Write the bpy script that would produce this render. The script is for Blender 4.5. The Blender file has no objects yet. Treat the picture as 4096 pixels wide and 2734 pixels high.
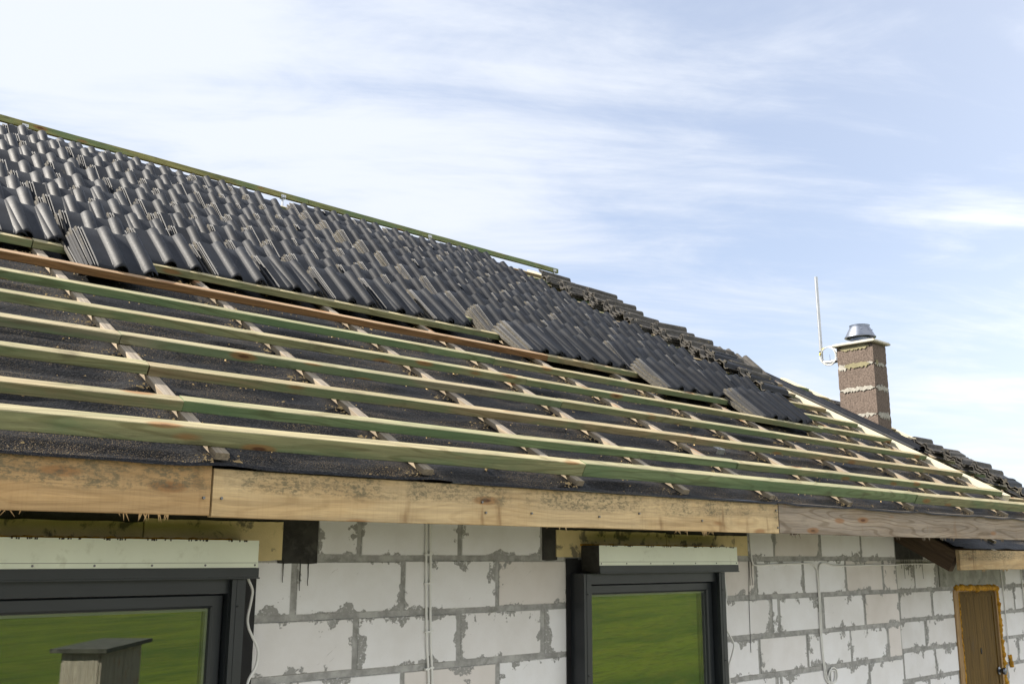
import bpy, bmesh, math, random
from math import sin, cos, pi, radians, sqrt, hypot
from mathutils import Vector, Matrix, noise as mnoise

random.seed(7)
SC = bpy.context.scene
COL = SC.collection

# ------------------------------------------------------------------ camera
cam_d = bpy.data.cameras.new("camera")
cam = bpy.data.objects.new("camera", cam_d)
COL.objects.link(cam)
FW = Vector((0.6648, 0.7170, 0.2096)).normalized()
RT = Vector((0.7328, -0.6804, 0.0031)); RT = (RT - FW * RT.dot(FW)).normalized()
UP = RT.cross(FW)
CAM = Vector((0.0, -3.907, 0.0))
cam.matrix_world = Matrix(((RT.x, UP.x, -FW.x, CAM.x), (RT.y, UP.y, -FW.y, CAM.y), (RT.z, UP.z, -FW.z, CAM.z), (0, 0, 0, 1)))
cam_d.sensor_width = 36.0
cam_d.lens = 3986.27 / 4096 * 36.0
cam_d.clip_start = 0.05
cam_d.clip_end = 3000
SC.camera = cam

# ------------------------------------------------------------------ light and exposure
SUN_AZ = radians(40)      # from -X towards +Y
SUN_EL = radians(43)
SUN = Vector((-cos(SUN_EL) * cos(SUN_AZ), cos(SUN_EL) * sin(SUN_AZ), sin(SUN_EL)))
sd = bpy.data.lights.new("sun", 'SUN'); sun = bpy.data.objects.new("sun", sd); COL.objects.link(sun)
sd.energy = 5.0; sd.angle = radians(0.55); sd.color = (1.0, 0.93, 0.82)
sun.rotation_euler = SUN.to_track_quat('Z', 'Y').to_euler()
sun.location = (-20, 10, 30)
SC.view_settings.view_transform = 'Standard'
SC.view_settings.look = 'None'
SC.view_settings.exposure = 1.40
SC.view_settings.gamma = 1.0
SC.view_settings.use_curve_mapping = False
SC.cycles.max_bounces = 6
SC.cycles.use_denoising = True

# ------------------------------------------------------------------ node helper
class N:
    def __init__(s, nt): s.nt = nt
    def new(s, typ, ins=None, **props):
        n = s.nt.nodes.new(typ)
        for k, v in props.items(): setattr(n, k, v)
        for k, v in (ins or {}).items():
            sock = n.inputs[k]
            if isinstance(v, bpy.types.NodeSocket): s.nt.links.new(v, sock)
            else:
                if isinstance(v, (tuple, list)) and sock.type == 'RGBA' and len(v) == 3: v = (*v, 1)
                sock.default_value = v
        return n
    def math(s, op, a, b=0.0, c=0.0, clamp=False):
        n = s.new('ShaderNodeMath', {0: a, 1: b, 2: c}, operation=op); n.use_clamp = clamp
        return n.outputs[0]
    def mix(s, f, a, b, mode='MIX'):
        n = s.new('ShaderNodeMix', data_type='RGBA', blend_type=mode)
        for idx, v in ((0, f), (6, a), (7, b)):
            if isinstance(v, bpy.types.NodeSocket): s.nt.links.new(v, n.inputs[idx])
            else: n.inputs[idx].default_value = (*v, 1) if isinstance(v, (tuple, list)) and len(v) == 3 else v
        return n.outputs[2]
    def ramp(s, f, lo, hi, smooth=True):
        n = s.new('ShaderNodeMapRange', {0: f, 1: lo, 2: hi, 3: 0.0, 4: 1.0}, interpolation_type='SMOOTHSTEP' if smooth else 'LINEAR')
        return n.outputs[0]
    def noise(s, vec, scale, detail=4.0, rough=0.55, dist=0.0, out=0):
        n = s.new('ShaderNodeTexNoise', {'Vector': vec, 'Scale': scale, 'Detail': detail, 'Roughness': rough, 'Distortion': dist})
        return n.outputs[out]
    def vmul(s, vec, v):
        return s.new('ShaderNodeVectorMath', {0: vec, 1: v}, operation='MULTIPLY').outputs[0]
    def vadd(s, vec, v):
        return s.new('ShaderNodeVectorMath', {0: vec, 1: v}, operation='ADD').outputs[0]
    def sep(s, vec):
        return s.new('ShaderNodeSeparateXYZ', {0: vec}).outputs
    def bump(s, h, strength=0.4, dist=0.01):
        return s.new('ShaderNodeBump', {'Height': h, 'Strength': strength, 'Distance': dist}).outputs[0]

def material(name):
    m = bpy.data.materials.new(name); m.use_nodes = True
    nt = m.node_tree; nt.nodes.clear()
    g = N(nt)
    out = g.new('ShaderNodeOutputMaterial')
    def done(shader): nt.links.new(shader, out.inputs['Surface']); return m
    return g, done

def principled(g, **kw):
    ins = {}
    for k, v in kw.items(): ins[k.replace('_', ' ')] = v
    if 'Specular' in ins: ins['Specular IOR Level'] = ins.pop('Specular')
    return g.new('ShaderNodeBsdfPrincipled', ins).outputs[0]

def objcoord(g, rnd=True):
    c = g.new('ShaderNodeTexCoord').outputs['Object']
    if rnd:
        r = g.new('ShaderNodeObjectInfo').outputs['Random']
        off = g.new('ShaderNodeCombineXYZ', {0: g.math('MULTIPLY', r, 37.0), 1: g.math('MULTIPLY', r, 11.0), 2: g.math('MULTIPLY', r, 53.0)}).outputs[0]
        return g.vadd(c, off), c
    return c, c

# ------------------------------------------------------------------ sky
w = bpy.data.worlds.new("World"); SC.world = w; w.use_nodes = True
wn = w.node_tree; wn.nodes.clear(); g = N(wn)
wo = g.new('ShaderNodeOutputWorld')
sky = g.new('ShaderNodeTexSky', sky_type='NISHITA')
sky.sun_disc = False; sky.sun_elevation = SUN_EL; sky.sun_rotation = math.atan2(SUN.x, SUN.y)
sky.altitude = 100; sky.air_density = 1.0; sky.dust_density = 1.0; sky.ozone_density = 1.2
dirv = g.new('ShaderNodeTexCoord').outputs['Generated']
dx, dy, dz = g.sep(dirv)[:3]
zz = g.math('ADD', g.math('MAXIMUM', dz, 0.0), 0.16)
layer = g.new('ShaderNodeCombineXYZ', {0: g.math('DIVIDE', dx, zz), 1: g.math('DIVIDE', dy, zz), 2: 0.0}).outputs[0]
rot = g.new('ShaderNodeVectorRotate', {'Vector': layer, 'Angle': radians(36)}, rotation_type='Z_AXIS').outputs[0]
st = g.vmul(rot, (0.62, 1.75, 1.0))
n1 = g.noise(st, 0.9, 7.0, 0.58, 0.7)
n2 = g.noise(g.vmul(rot, (0.8, 1.7, 1.0)), 2.4, 8.0, 0.62, 0.5)
n3 = g.noise(layer, 0.45, 3.0, 0.5, 0.2)
# the thick bank of cloud stands over the left of the roof
bank = g.new('ShaderNodeVectorMath', {0: dirv, 1: Vector((0.20, 0.86, 0.47)).normalized()}, operation='DOT_PRODUCT').outputs['Value']
bank = g.ramp(bank, 0.80, 1.0)
m_ = g.math('ADD', g.math('MULTIPLY', n1, 0.62), g.math('MULTIPLY', n2, 0.34))
m_ = g.math('ADD', m_, g.math('MULTIPLY', n3, 0.24))
m_ = g.math('ADD', m_, g.math('MULTIPLY', bank, 0.115))
cover = g.ramp(m_, 0.525, 0.73)
low = g.ramp(dz, 0.34, 0.02)                        # pale veil towards the horizon
veil = g.math('ADD', 0.50, g.math('MULTIPLY', low, 0.26))
cover = g.math('ADD', veil, g.math('MULTIPLY', cover, g.math('SUBTRACT', 1.0, veil)), clamp=True)
skyc = g.mix(1.0, sky.outputs[0], (0.0455, 0.060, 0.075), 'MULTIPLY')
# unseen brighter cloud behind the camera, added to lift the shaded wall
fill_cloud = g.ramp(g.math('ADD', g.math('MULTIPLY', dx, 0.35), g.math('MULTIPLY', dy, -0.94)), -0.3, 0.9)
cl = g.mix(fill_cloud, (0.342, 0.363, 0.402), (0.82, 0.805, 0.785))
final = g.mix(cover, skyc, cl)
bg = g.new('ShaderNodeBackground', {'Color': final, 'Strength': 1.0})
wn.links.new(bg.outputs[0], wo.inputs['Surface'])

# ------------------------------------------------------------------ geometry of the roof
AL = 0.5045; CA, SA = cos(AL), sin(AL)
YE, ZE = -0.9615, 0.2854          # counter batten plane at s = 0
WN = -0.394                       # wing roof lies this much lower (along the normal)
GROUND = -2.75
def R(x, s, n=0.0): return Vector((x, YE + s * CA - n * SA, ZE + s * SA + n * CA))
RX, RS, RN = Vector((1, 0, 0)), Vector((0, CA, SA)), Vector((0, -SA, CA))
def frame(o, x, y, z):
    return Matrix(((x.x, y.x, z.x, o.x), (x.y, y.y, z.y, o.y), (x.z, y.z, z.z, o.z), (0, 0, 0, 1)))

# ------------------------------------------------------------------ mesh helper
class MB:
    def __init__(s): s.v = []; s.f = []; s.m = []; s.uv = {}
    def vert(s, p): s.v.append(tuple(p)); return len(s.v) - 1
    def face(s, idx, mat=0): s.f.append(tuple(idx)); s.m.append(mat); return len(s.f) - 1
    def quad(s, pts, mat=0): return s.face([s.vert(p) for p in pts], mat)
    def box(s, lo, hi, mat=0, ch=0.0):
        x0, y0, z0 = lo; x1, y1, z1 = hi
        b = len(s.v)
        for p in ((x0,y0,z0),(x1,y0,z0),(x1,y1,z0),(x0,y1,z0),(x0,y0,z1),(x1,y0,z1),(x1,y1,z1),(x0,y1,z1)): s.v.append(p)
        for q in ((0,3,2,1),(4,5,6,7),(0,1,5,4),(1,2,6,5),(2,3,7,6),(3,0,4,7)): s.face([b+i for i in q], mat)
    def rings(s, rings, closed=True, caps=True, mat=0):
        base = []
        for r in rings: base.append([s.vert(p) for p in r])
        n = len(base[0])
        for a, b in zip(base, base[1:]):
            for i in range(n if closed else n - 1):
                j = (i + 1) % n
                s.face((a[i], a[j], b[j], b[i]), mat)
        if caps and closed:
            s.face(list(reversed(base[0])), mat); s.face(base[-1], mat)
    def tube(s, pts, r, n=8, mat=0, caps=True):
        pts = [Vector(p) for p in pts]; rr = []
        prev = None
        for i, p in enumerate(pts):
            t = (pts[min(i+1, len(pts)-1)] - pts[max(i-1, 0)]).normalized()
            if prev is None:
                a = Vector((0,0,1)) if abs(t.z) < .9 else Vector((1,0,0))
                u = t.cross(a).normalized()
            else:
                u = (prev - t * prev.dot(t)).normalized()
            prev = u; v = t.cross(u)
            rad = r(i / (len(pts) - 1)) if callable(r) else r
            rr.append([p + (u * cos(2*pi*k/n) + v * sin(2*pi*k/n)) * rad for k in range(n)])
        s.rings(rr, True, caps, mat)
    def lathe(s, prof, c, n=32, mat=0):
        rr = [[(c[0] + r*cos(2*pi*k/n), c[1] + r*sin(2*pi*k/n), c[2] + z) for k in range(n)] for r, z in prof]
        s.rings(rr, True, False, mat)
    def mesh(s, name, mats, smooth=None):
        me = bpy.data.meshes.new(name); me.from_pydata(s.v, [], s.f)
        for m in (mats if isinstance(mats, (list, tuple)) else [mats]): me.materials.append(m)
        me.polygons.foreach_set('material_index', s.m)
        if smooth is not None:
            me.shade_smooth(); me.set_sharp_from_angle(angle=radians(smooth))
        me.update()
        return me

WORLD = {}
def link(name, me, M=None, parent=None):
    o = bpy.data.objects.new(name, me); COL.objects.link(o)
    M = M or Matrix.Identity(4); WORLD[o.name] = M
    if parent:
        o.parent = parent; o.matrix_basis = WORLD[parent.name].inverted() @ M
    else: o.matrix_basis = M
    return o
def tag(o, label=None, cat=None, group=None, kind=None):
    if label: o['label'] = label
    if cat: o['category'] = cat
    if group: o['group'] = group
    if cat: o['kind'] = 'thing'
    if kind: o['kind'] = kind
    return o
def empty(name, loc): return link(name, None, Matrix.Translation(Vector(loc)))
def put(name, mb, mats, parent=None, smooth=None, origin=None, label=None):
    """mesh given in world coordinates, origin set at `origin` (default: middle of its bottom)"""
    if origin is None:
        xs, ys, zs = zip(*mb.v)
        origin = ((min(xs)+max(xs))/2, (min(ys)+max(ys))/2, min(zs))
    ox, oy, oz = origin
    mb.v = [(a-ox, b-oy, c-oz) for a, b, c in mb.v]
    o = link(name, mb.mesh(name, mats, smooth), Matrix.Translation(Vector(origin)), parent)
    if label: o['label'] = label
    return o

def fbm(x, y=0.0, z=0.0): return mnoise.fractal(Vector((x, y, z)), 1.0, 2.0, 4)

def beam_mesh(name, L, wd, h, mat, seed=0.0, bow=0.003, ch=0.003, cut=0.0, rough_end=0.0):
    """squared timber: x along its length from 0 to L, y 0..wd, z 0..h, with worn arrises and a slight bow"""
    mb = MB(); nseg = max(2, int(L / 0.16)); rr = []
    for i in range(nseg + 1):
        x = L * i / nseg
        a = fbm(x * 0.6, seed, 1.3) * bow; b = fbm(x * 0.6, seed, 7.7) * bow
        c = [ch * (1 + 0.9 * fbm(x * 9, seed + k * 3.1, k)) for k in range(4)]
        prof = [(c[0], 0), (wd - c[1], 0), (wd, c[1]), (wd, h - c[2]), (wd - c[2], h), (c[3], h), (0, h - c[3]), (0, c[0])]
        e = 1 if i == nseg else (-1 if i == 0 else 0)
        rr.append([(x + (cut * (y / wd - .5) if e else 0), y + a, z + b) for y, z in prof])
    mb.rings(rr, True, True)
    return mb.mesh(name, mat, smooth=40)

# ------------------------------------------------------------------ materials
def mat_wood(name, tint_from_object=True, col=(0.4, 0.3, 0.18), col2=None, green=0.0, mould=0.0, grain=1.0, saw=0.0, knots=True, contrast=0.35, dirt=0.35, upright=False, pale=None, rings=0.35, streaks=0.0):
    g, done = material(name)
    v, raw = objcoord(g)
    if upright:
        q = g.sep(v); v = g.new('ShaderNodeCombineXYZ', {0: q[2], 1: q[0], 2: q[1]}).outputs[0]
    if tint_from_object: base = g.new('ShaderNodeObjectInfo').outputs['Color']
    else: base = g.new('ShaderNodeRGB').outputs[0]; base.default_value = (*col, 1)
    if pale:  # batten tops lightened: paler dry wood, plus sunlight put into the colour
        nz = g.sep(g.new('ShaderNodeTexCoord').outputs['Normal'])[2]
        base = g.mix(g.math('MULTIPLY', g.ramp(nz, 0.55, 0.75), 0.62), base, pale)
    # grain running along local x
    wob = g.vadd(v, g.vmul(g.noise(g.vmul(v, (2.0, 6.0, 6.0)), 1.0, 2.0, out=1), (0.0, 0.035, 0.035)))
    gr = g.noise(g.vmul(wob, (1.3 * grain, 44.0 * grain, 44.0 * grain)), 1.0, 4.0, 0.65)
    fine = g.noise(g.vmul(wob, (6.0, 330.0, 330.0)), 1.0, 2.0, 0.6)
    f = g.math('ADD', g.math('MULTIPLY', gr, 0.7), g.math('MULTIPLY', fine, 0.3))
    c = g.mix(g.ramp(f, 0.30, 0.72), g.mix(1.0, base, (1 - contrast, 1 - contrast, 1 - contrast * 0.95), 'MULTIPLY'), g.mix(1.0, base, (1.12, 1.12, 1.12), 'MULTIPLY'))
    if rings:
        # growth rings cut by the saw: contour lines of a stretched field
        rn = g.noise(g.vmul(wob, (0.55, 5.5, 5.5)), 1.0, 2.0, 0.45)
        ln = g.math('SINE', g.math('MULTIPLY', rn, 120.0))
        c = g.mix(g.math('MULTIPLY', g.ramp(ln, 0.45, 1.0), rings), c, g.mix(1.0, c, (0.52, 0.46, 0.38), 'MULTIPLY'))
    if col2 is not None:
        p = g.noise(g.vmul(v, (1.3, 6.0, 6.0)), 1.0, 4.0, 0.6, 0.4)
        gf = g.math('MULTIPLY', g.ramp(p, 0.42, 0.62), green)
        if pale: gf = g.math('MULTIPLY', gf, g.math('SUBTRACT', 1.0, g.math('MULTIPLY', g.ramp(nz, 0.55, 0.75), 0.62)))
        c = g.mix(gf, c, col2)
    if knots:
        vo = g.new('ShaderNodeTexVoronoi', {'Vector': g.vmul(wob, (3.2, 11.0, 11.0)), 'Scale': 1.0, 'Randomness': 1.0})
        keep = g.math('GREATER_THAN', g.sep(vo.outputs['Color'])[0], 0.54)
        d = vo.outputs['Distance']
        c = g.mix(g.math('MULTIPLY', keep, g.math('MULTIPLY', g.ramp(d, 0.26, 0.15), 0.7)), c, (0.23, 0.105, 0.035))
        c = g.mix(g.math('MULTIPLY', keep, g.ramp(d, 0.12, 0.06)), c, (0.09, 0.04, 0.018))
    pd = g.noise(g.vmul(v, (4.0, 9.0, 9.0)), 1.0, 6.0, 0.68)
    c = g.mix(g.math('MULTIPLY', g.ramp(pd, 0.56, 0.74), dirt), c, (0.075, 0.060, 0.038))
    if streaks:
        sv = g.noise(g.vmul(v, (9.0, 1.4, 2.2)), 1.0, 3.0, 0.6)
        c = g.mix(g.math('MULTIPLY', g.ramp(sv, 0.60, 0.72), streaks), c, (0.17, 0.095, 0.04))
        ft = g.noise(g.vmul(v, (2.0, 3.0, 6.0)), 1.0, 4.0, 0.6)
        c = g.mix(g.math('MULTIPLY', g.ramp(ft, 0.45, 0.68), 0.45), c, g.mix(1.0, c, (0.78, 0.66, 0.50), 'MULTIPLY'))
    if mould:
        z = g.sep(raw)[2]
        zz = g.math('ADD', z, g.math('MULTIPLY', g.noise(g.vmul(v, (3.0, 1, 1)), 1.0, 3.0), 0.05))
        up = g.ramp(zz, 0.085, 0.115)
        sp = g.noise(g.vmul(v, (48.0, 100.0, 100.0)), 1.0, 4.0, 0.75)
        pa = g.noise(g.vmul(v, (5.0, 2.0, 2.0)), 1.0, 3.0, 0.6)
        mm = g.math('MULTIPLY', up, g.math('ADD', g.math('MULTIPLY', g.ramp(sp, 0.44, 0.60), g.ramp(pa, 0.30, 0.58)), g.math('MULTIPLY', g.ramp(pa, 0.3, 0.7), 0.3)))
        c = g.mix(g.math('MULTIPLY', mm, mould), c, (0.10, 0.09, 0.055))
    if saw:
        sw = g.noise(g.vmul(v, (140.0, 4.0, 4.0)), 1.0, 2.0, 0.6)
        c = g.mix(g.math('MULTIPLY', g.ramp(sw, 0.45, 0.7), saw), c, g.mix(1.0, c, (0.75, 0.72, 0.68), 'MULTIPLY'))
    b = g.bump(f, 0.5, 0.004)
    return done(principled(g, Base_Color=c, Roughness=0.78, Specular=0.25, Normal=b))

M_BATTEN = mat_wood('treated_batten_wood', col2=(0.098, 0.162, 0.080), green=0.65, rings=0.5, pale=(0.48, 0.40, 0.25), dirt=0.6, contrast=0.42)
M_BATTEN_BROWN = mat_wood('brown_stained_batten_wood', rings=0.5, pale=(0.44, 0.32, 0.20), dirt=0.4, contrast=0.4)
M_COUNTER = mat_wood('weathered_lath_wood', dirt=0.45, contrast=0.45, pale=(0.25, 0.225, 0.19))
M_FASCIA = mat_wood('sawn_fascia_wood', grain=0.75, mould=0.65, saw=0.22, contrast=0.34, dirt=0.35, rings=0.22, streaks=0.7)
M_FASCIA_OLD = mat_wood('weathered_fascia_wood', grain=0.5, contrast=0.5, dirt=0.4, rings=0.6, streaks=0.3)
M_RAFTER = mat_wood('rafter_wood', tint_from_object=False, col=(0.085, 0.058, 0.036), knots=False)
M_SHED = mat_wood('shed_planks', tint_from_object=False, col=(0.26, 0.23, 0.20), upright=True)
M_DOOR = mat_wood('varnished_door_wood', tint_from_object=False, col=(0.135, 0.082, 0.018), contrast=0.45, knots=False, dirt=0.5, upright=True)

def mat_membrane():
    g, done = material('bitumen_underlay')
    v, raw = objcoord(g, False)
    pebble = g.noise(g.vmul(v, (0.6, 1.0, 1.0)), 175.0, 2.5, 0.65)
    mid = g.noise(v, 45.0, 3.0, 0.6)
    big = g.noise(v, 5.0, 4.0, 0.55)
    c = g.mix(g.ramp(big, 0.3, 0.7), (0.0045, 0.005, 0.006), (0.009, 0.0095, 0.011))
    c = g.mix(g.math('MULTIPLY', g.ramp(pebble, 0.50, 0.66), 0.8), c, (0.036, 0.036, 0.038))
    zone = g.noise(g.vmul(v, (2.2, 5.0, 5.0)), 1.0, 4.0, 0.6)
    spk = g.noise(g.vmul(v, (1.0, 1.0, 1.0)), 330.0, 1.0, 0.5)
    dust = g.math('MULTIPLY', g.ramp(spk, 0.60, 0.68), g.ramp(zone, 0.40, 0.66))
    c = g.mix(g.math('MULTIPLY', dust, 0.75), c, (0.30, 0.22, 0.12))
    mud = g.math('MULTIPLY', g.ramp(zone, 0.60, 0.78), g.ramp(mid, 0.45, 0.65))
    c = g.mix(g.math('MULTIPLY', mud, 0.22), c, (0.115, 0.075, 0.045))
    h = g.math('ADD', g.math('MULTIPLY', pebble, 0.6), g.math('MULTIPLY', mid, 0.4))
    return done(principled(g, Base_Color=c, Roughness=0.6, Specular=0.16, Normal=g.bump(h, 0.9, 0.006)))
M_MEMB = mat_membrane()

def mat_simple(name, col, rough=0.5, metal=0.0, spec=0.5, var=0.15, scale=6.0, bump=0.0, bscale=60.0, stain=None, stain_amt=0.0, st_lo=0.55, st_hi=0.7, st_scale=9.0):
    g, done = material(name)
    v, raw = objcoord(g)
    a = g.noise(v, scale, 5.0, 0.6)
    c = g.mix(g.ramp(a, 0.3, 0.7), tuple(x * (1 - var) for x in col), tuple(min(1, x * (1 + var)) for x in col))
    if stain:
        s2 = g.noise(v, st_scale, 6.0, 0.65, 0.3)
        c = g.mix(g.math('MULTIPLY', g.ramp(s2, st_lo, st_hi), stain_amt), c, stain)
    kw = dict(Base_Color=c, Metallic=metal, Specular=spec)
    r = g.math('ADD', rough, g.math('MULTIPLY', g.math('SUBTRACT', g.noise(v, scale * 3, 3.0), 0.5), 0.15))
    kw['Roughness'] = r
    if bump: kw['Normal'] = g.bump(g.noise(v, bscale, 4.0, 0.65), bump, 0.004)
    return done(principled(g, **kw))

def mat_tile():
    g, done = material('black_tile_glaze')
    v, raw = objcoord(g)
    rnd = g.new('ShaderNodeObjectInfo').outputs['Random']
    a = g.noise(v, 9.0, 4.0, 0.6)
    streak = g.noise(g.vmul(v, (60.0, 260.0, 60.0)), 1.0, 3.0, 0.6)
    c = g.mix(g.ramp(a, 0.3, 0.7), (0.0040, 0.0052, 0.0080), (0.0075, 0.0095, 0.0140))
    dustm = g.math('MULTIPLY', g.ramp(g.noise(g.vmul(v, (30.0, 10.0, 30.0)), 1.0, 5.0, 0.7), 0.58, 0.75), g.math('GREATER_THAN', rnd, 0.45))
    c = g.mix(g.math('MULTIPLY', dustm, 0.45), c, (0.060, 0.054, 0.043))
    c = g.mix(1.0, c, g.mix(rnd, (0.75, 0.75, 0.75), (1.2, 1.2, 1.2)), 'MULTIPLY')
    rough = g.math('ADD', 0.58, g.math('MULTIPLY', g.math('SUBTRACT', streak, 0.5), 0.25))
    h = g.math('ADD', g.math('MULTIPLY', streak, 0.6), g.math('MULTIPLY', g.noise(v, 420.0, 2.0), 0.6))
    return done(principled(g, Base_Color=c, Roughness=rough, Specular=0.21, Normal=g.bump(h, 0.25, 0.002)))
def mat_tile_edge():
    # cut concrete edge, partly covered by the black coating
    g, done = material('tile_cut_edge')
    v, raw = objcoord(g)
    rnd = g.new('ShaderNodeObjectInfo').outputs['Random']
    lx, ly, lz = g.sep(raw)[:3]
    a = g.noise(v, 70.0, 4.0, 0.65)
    bare = g.mix(g.ramp(a, 0.3, 0.7), (0.035, 0.032, 0.026), (0.085, 0.075, 0.058))
    amount = g.ramp(g.math('ADD', g.noise(g.vmul(v, (8.0, 9.0, 40.0)), 1.0, 4.0, 0.7), g.math('ADD', g.math('MULTIPLY', g.math('SUBTRACT', rnd, 0.5), 0.34), g.math('MULTIPLY', g.ramp(ly, -0.06, -0.005), 0.3))), 0.50, 0.60)
    c = g.mix(amount, (0.035, 0.035, 0.037), bare)
    return done(principled(g, Base_Color=c, Roughness=0.8, Specular=0.25, Normal=g.bump(a, 0.5, 0.003)))
M_TILE, M_EDGE = mat_tile(), mat_tile_edge()
M_OLD = mat_simple('weathered_tile_underside', (0.058, 0.053, 0.047), 0.75, spec=0.3, var=0.3, scale=14, bump=0.5, bscale=160, stain=(0.30, 0.24, 0.12), stain_amt=0.7, st_lo=0.62, st_hi=0.70, st_scale=11)
M_OLD_EDGE = mat_simple('weathered_tile_edge', (0.046, 0.042, 0.036), 0.85, spec=0.2, var=0.4, scale=30, bump=0.6, bscale=180)

def mat_block():
    g, done = material('aerated_concrete_block')
    uv1 = g.new('ShaderNodeUVMap', uv_map='near').outputs[0]
    uv2 = g.new('ShaderNodeUVMap', uv_map='far').outputs[0]
    uv3 = g.new('ShaderNodeUVMap', uv_map='kind').outputs[0]
    v = g.new('ShaderNodeTexCoord').outputs['Object']
    kind = g.sep(uv3)[0]; kind2 = g.sep(uv3)[1]
    seedv = g.new('ShaderNodeCombineXYZ', {0: 0.0, 1: g.math('MULTIPLY', kind, 31.0), 2: 0.0}).outputs[0]
    vv = g.vadd(v, seedv)
    a, b = g.sep(uv1)[:2]; c2, d2 = g.sep(uv2)[:2]
    wob = g.noise(vv, 5.5, 5.0, 0.66)
    top = g.math('MULTIPLY', d2, 1.0)
    edge = g.math('MINIMUM', g.math('MINIMUM', a, g.math('MULTIPLY', b, 1.5)), g.math('MINIMUM', c2, d2))
    # mortar smeared over the arrises by the trowel
    lim = g.math('MULTIPLY', g.math('POWER', g.ramp(wob, 0.515, 0.82, False), 1.1), 0.145)
    smear = g.ramp(g.math('SUBTRACT', g.math('ADD', lim, 0.0035), edge), -0.006, 0.004)
    fineedge = g.noise(vv, 60.0, 5.0, 0.7)
    smear = g.math('MULTIPLY', smear, g.ramp(fineedge, 0.30, 0.48))
    cloud = g.noise(vv, 3.0, 4.0, 0.6)
    white = g.mix(kind2, (0.73, 0.735, 0.74), (0.60, 0.555, 0.51))
    base = g.mix(g.ramp(cloud, 0.35, 0.7), white, g.mix(1.0, white, (0.90, 0.89, 0.87), 'MULTIPLY'))
    # scratches and chips
    sc = g.new('ShaderNodeVectorRotate', {'Vector': vv, 'Angle': radians(38)}, rotation_type='Y_AXIS').outputs[0]
    scr = g.noise(g.vmul(sc, (7.0, 7.0, 70.0)), 1.0, 3.0, 0.6)
    zone = g.noise(vv, 5.0, 3.0, 0.6)
    s_ = g.math('MULTIPLY', g.ramp(scr, 0.69, 0.73), g.ramp(zone, 0.50, 0.60))
    base = g.mix(g.math('MULTIPLY', s_, 0.65), base, (0.25, 0.24, 0.21))
    pores = g.noise(vv, 240.0, 2.0, 0.6)
    base = g.mix(g.math('MULTIPLY', g.ramp(pores, 0.62, 0.72), 0.25), base, (0.42, 0.40, 0.37))
    mort = g.mix(g.noise(vv, 40.0, 4.0, 0.7), (0.22, 0.22, 0.21), (0.36, 0.36, 0.34))
    col = g.mix(smear, base, mort)
    h = g.math('ADD', g.math('ADD', g.math('MULTIPLY', pores, 0.25), g.math('MULTIPLY', smear, 0.8)), g.math('MULTIPLY', s_, -0.8))
    return done(principled(g, Base_Color=col, Roughness=0.92, Specular=0.15, Normal=g.bump(h, 0.5, 0.005)))
M_BLOCK = mat_block()
M_MORTAR = mat_simple('cement_mortar', (0.32, 0.32, 0.305), 0.95, spec=0.15, var=0.25, scale=14, bump=1.0, bscale=55, stain=(0.17, 0.17, 0.155), stain_amt=0.7, st_scale=7)
M_LINTEL = mat_simple('concrete_lintel', (0.30, 0.305, 0.27), 0.95, spec=0.15, var=0.2, scale=8, bump=0.7, bscale=60, stain=(0.15, 0.15, 0.13), stain_amt=0.7)
M_XPS = mat_simple('yellow_foam_board', (0.62, 0.51, 0.27), 0.85, spec=0.2, var=0.1, scale=5, bump=0.4, bscale=160, stain=(0.13, 0.12, 0.09), stain_amt=0.85, st_lo=0.54, st_hi=0.62, st_scale=8)
M_BITUMEN = mat_simple('bitumen_coating', (0.030, 0.029, 0.025), 0.75, spec=0.3, var=0.4, scale=10, bump=0.8, bscale=50, stain=(0.10, 0.10, 0.085), stain_amt=0.5)
M_ALU = mat_simple('filmed_aluminium', (0.72, 0.77, 0.64), 0.32, spec=0.6, var=0.05, scale=2.5, stain=(0.52, 0.55, 0.42), stain_amt=0.55, st_lo=0.57, st_hi=0.72, st_scale=12)
M_ANTH = mat_simple('anthracite_profile', (0.013, 0.0165, 0.0195), 0.40, spec=0.5, var=0.12, scale=4, bump=0.08, bscale=300)
M_RUBBER = mat_simple('black_tape', (0.010, 0.010, 0.011), 0.6, spec=0.3, var=0.3, scale=8)
M_SCREW = mat_simple('screw_steel', (0.16, 0.16, 0.16), 0.4, metal=0.8)
M_ZINC = mat_simple('galvanised_steel', (0.40, 0.41, 0.42), 0.42, metal=0.8, var=0.1, scale=30, bump=0.1, bscale=140)
M_STEEL = mat_simple('stainless_steel', (0.20, 0.22, 0.26), 0.40, metal=1.0, var=0.08, scale=8)
M_CABLE = mat_simple('white_cable', (0.66, 0.66, 0.63), 0.45, spec=0.4, var=0.06)
M_TAPE = mat_simple('yellow_tape', (0.80, 0.62, 0.03), 0.5)
M_TIE = mat_simple('black_cable_tie', (0.015, 0.015, 0.015), 0.5)
M_CHIM = mat_simple('pumice_block', (0.125, 0.098, 0.082), 0.95, spec=0.1, var=0.35, scale=50, bump=1.0, bscale=75, stain=(0.10, 0.08, 0.068), stain_amt=0.8, st_lo=0.56, st_hi=0.68, st_scale=60)
M_CHJOINT = mat_simple('white_joint_mortar', (0.30, 0.285, 0.25), 0.95, spec=0.1, var=0.2, scale=30, bump=0.8, bscale=70)
M_CHPATCH = mat_simple('olive_mortar_patch', (0.20, 0.18, 0.11), 0.95, spec=0.1, var=0.12, scale=20, bump=0.4, bscale=80)
M_CAP = mat_simple('concrete_cap', (0.37, 0.35, 0.29), 0.9, spec=0.15, var=0.12, scale=18, bump=0.3, bscale=70, stain=(0.35, 0.33, 0.26), stain_amt=0.4)
M_VERGE = mat_simple('cream_verge_board', (0.50, 0.45, 0.32), 0.7, spec=0.25, var=0.06, scale=5, bump=0.1, bscale=60)
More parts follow.
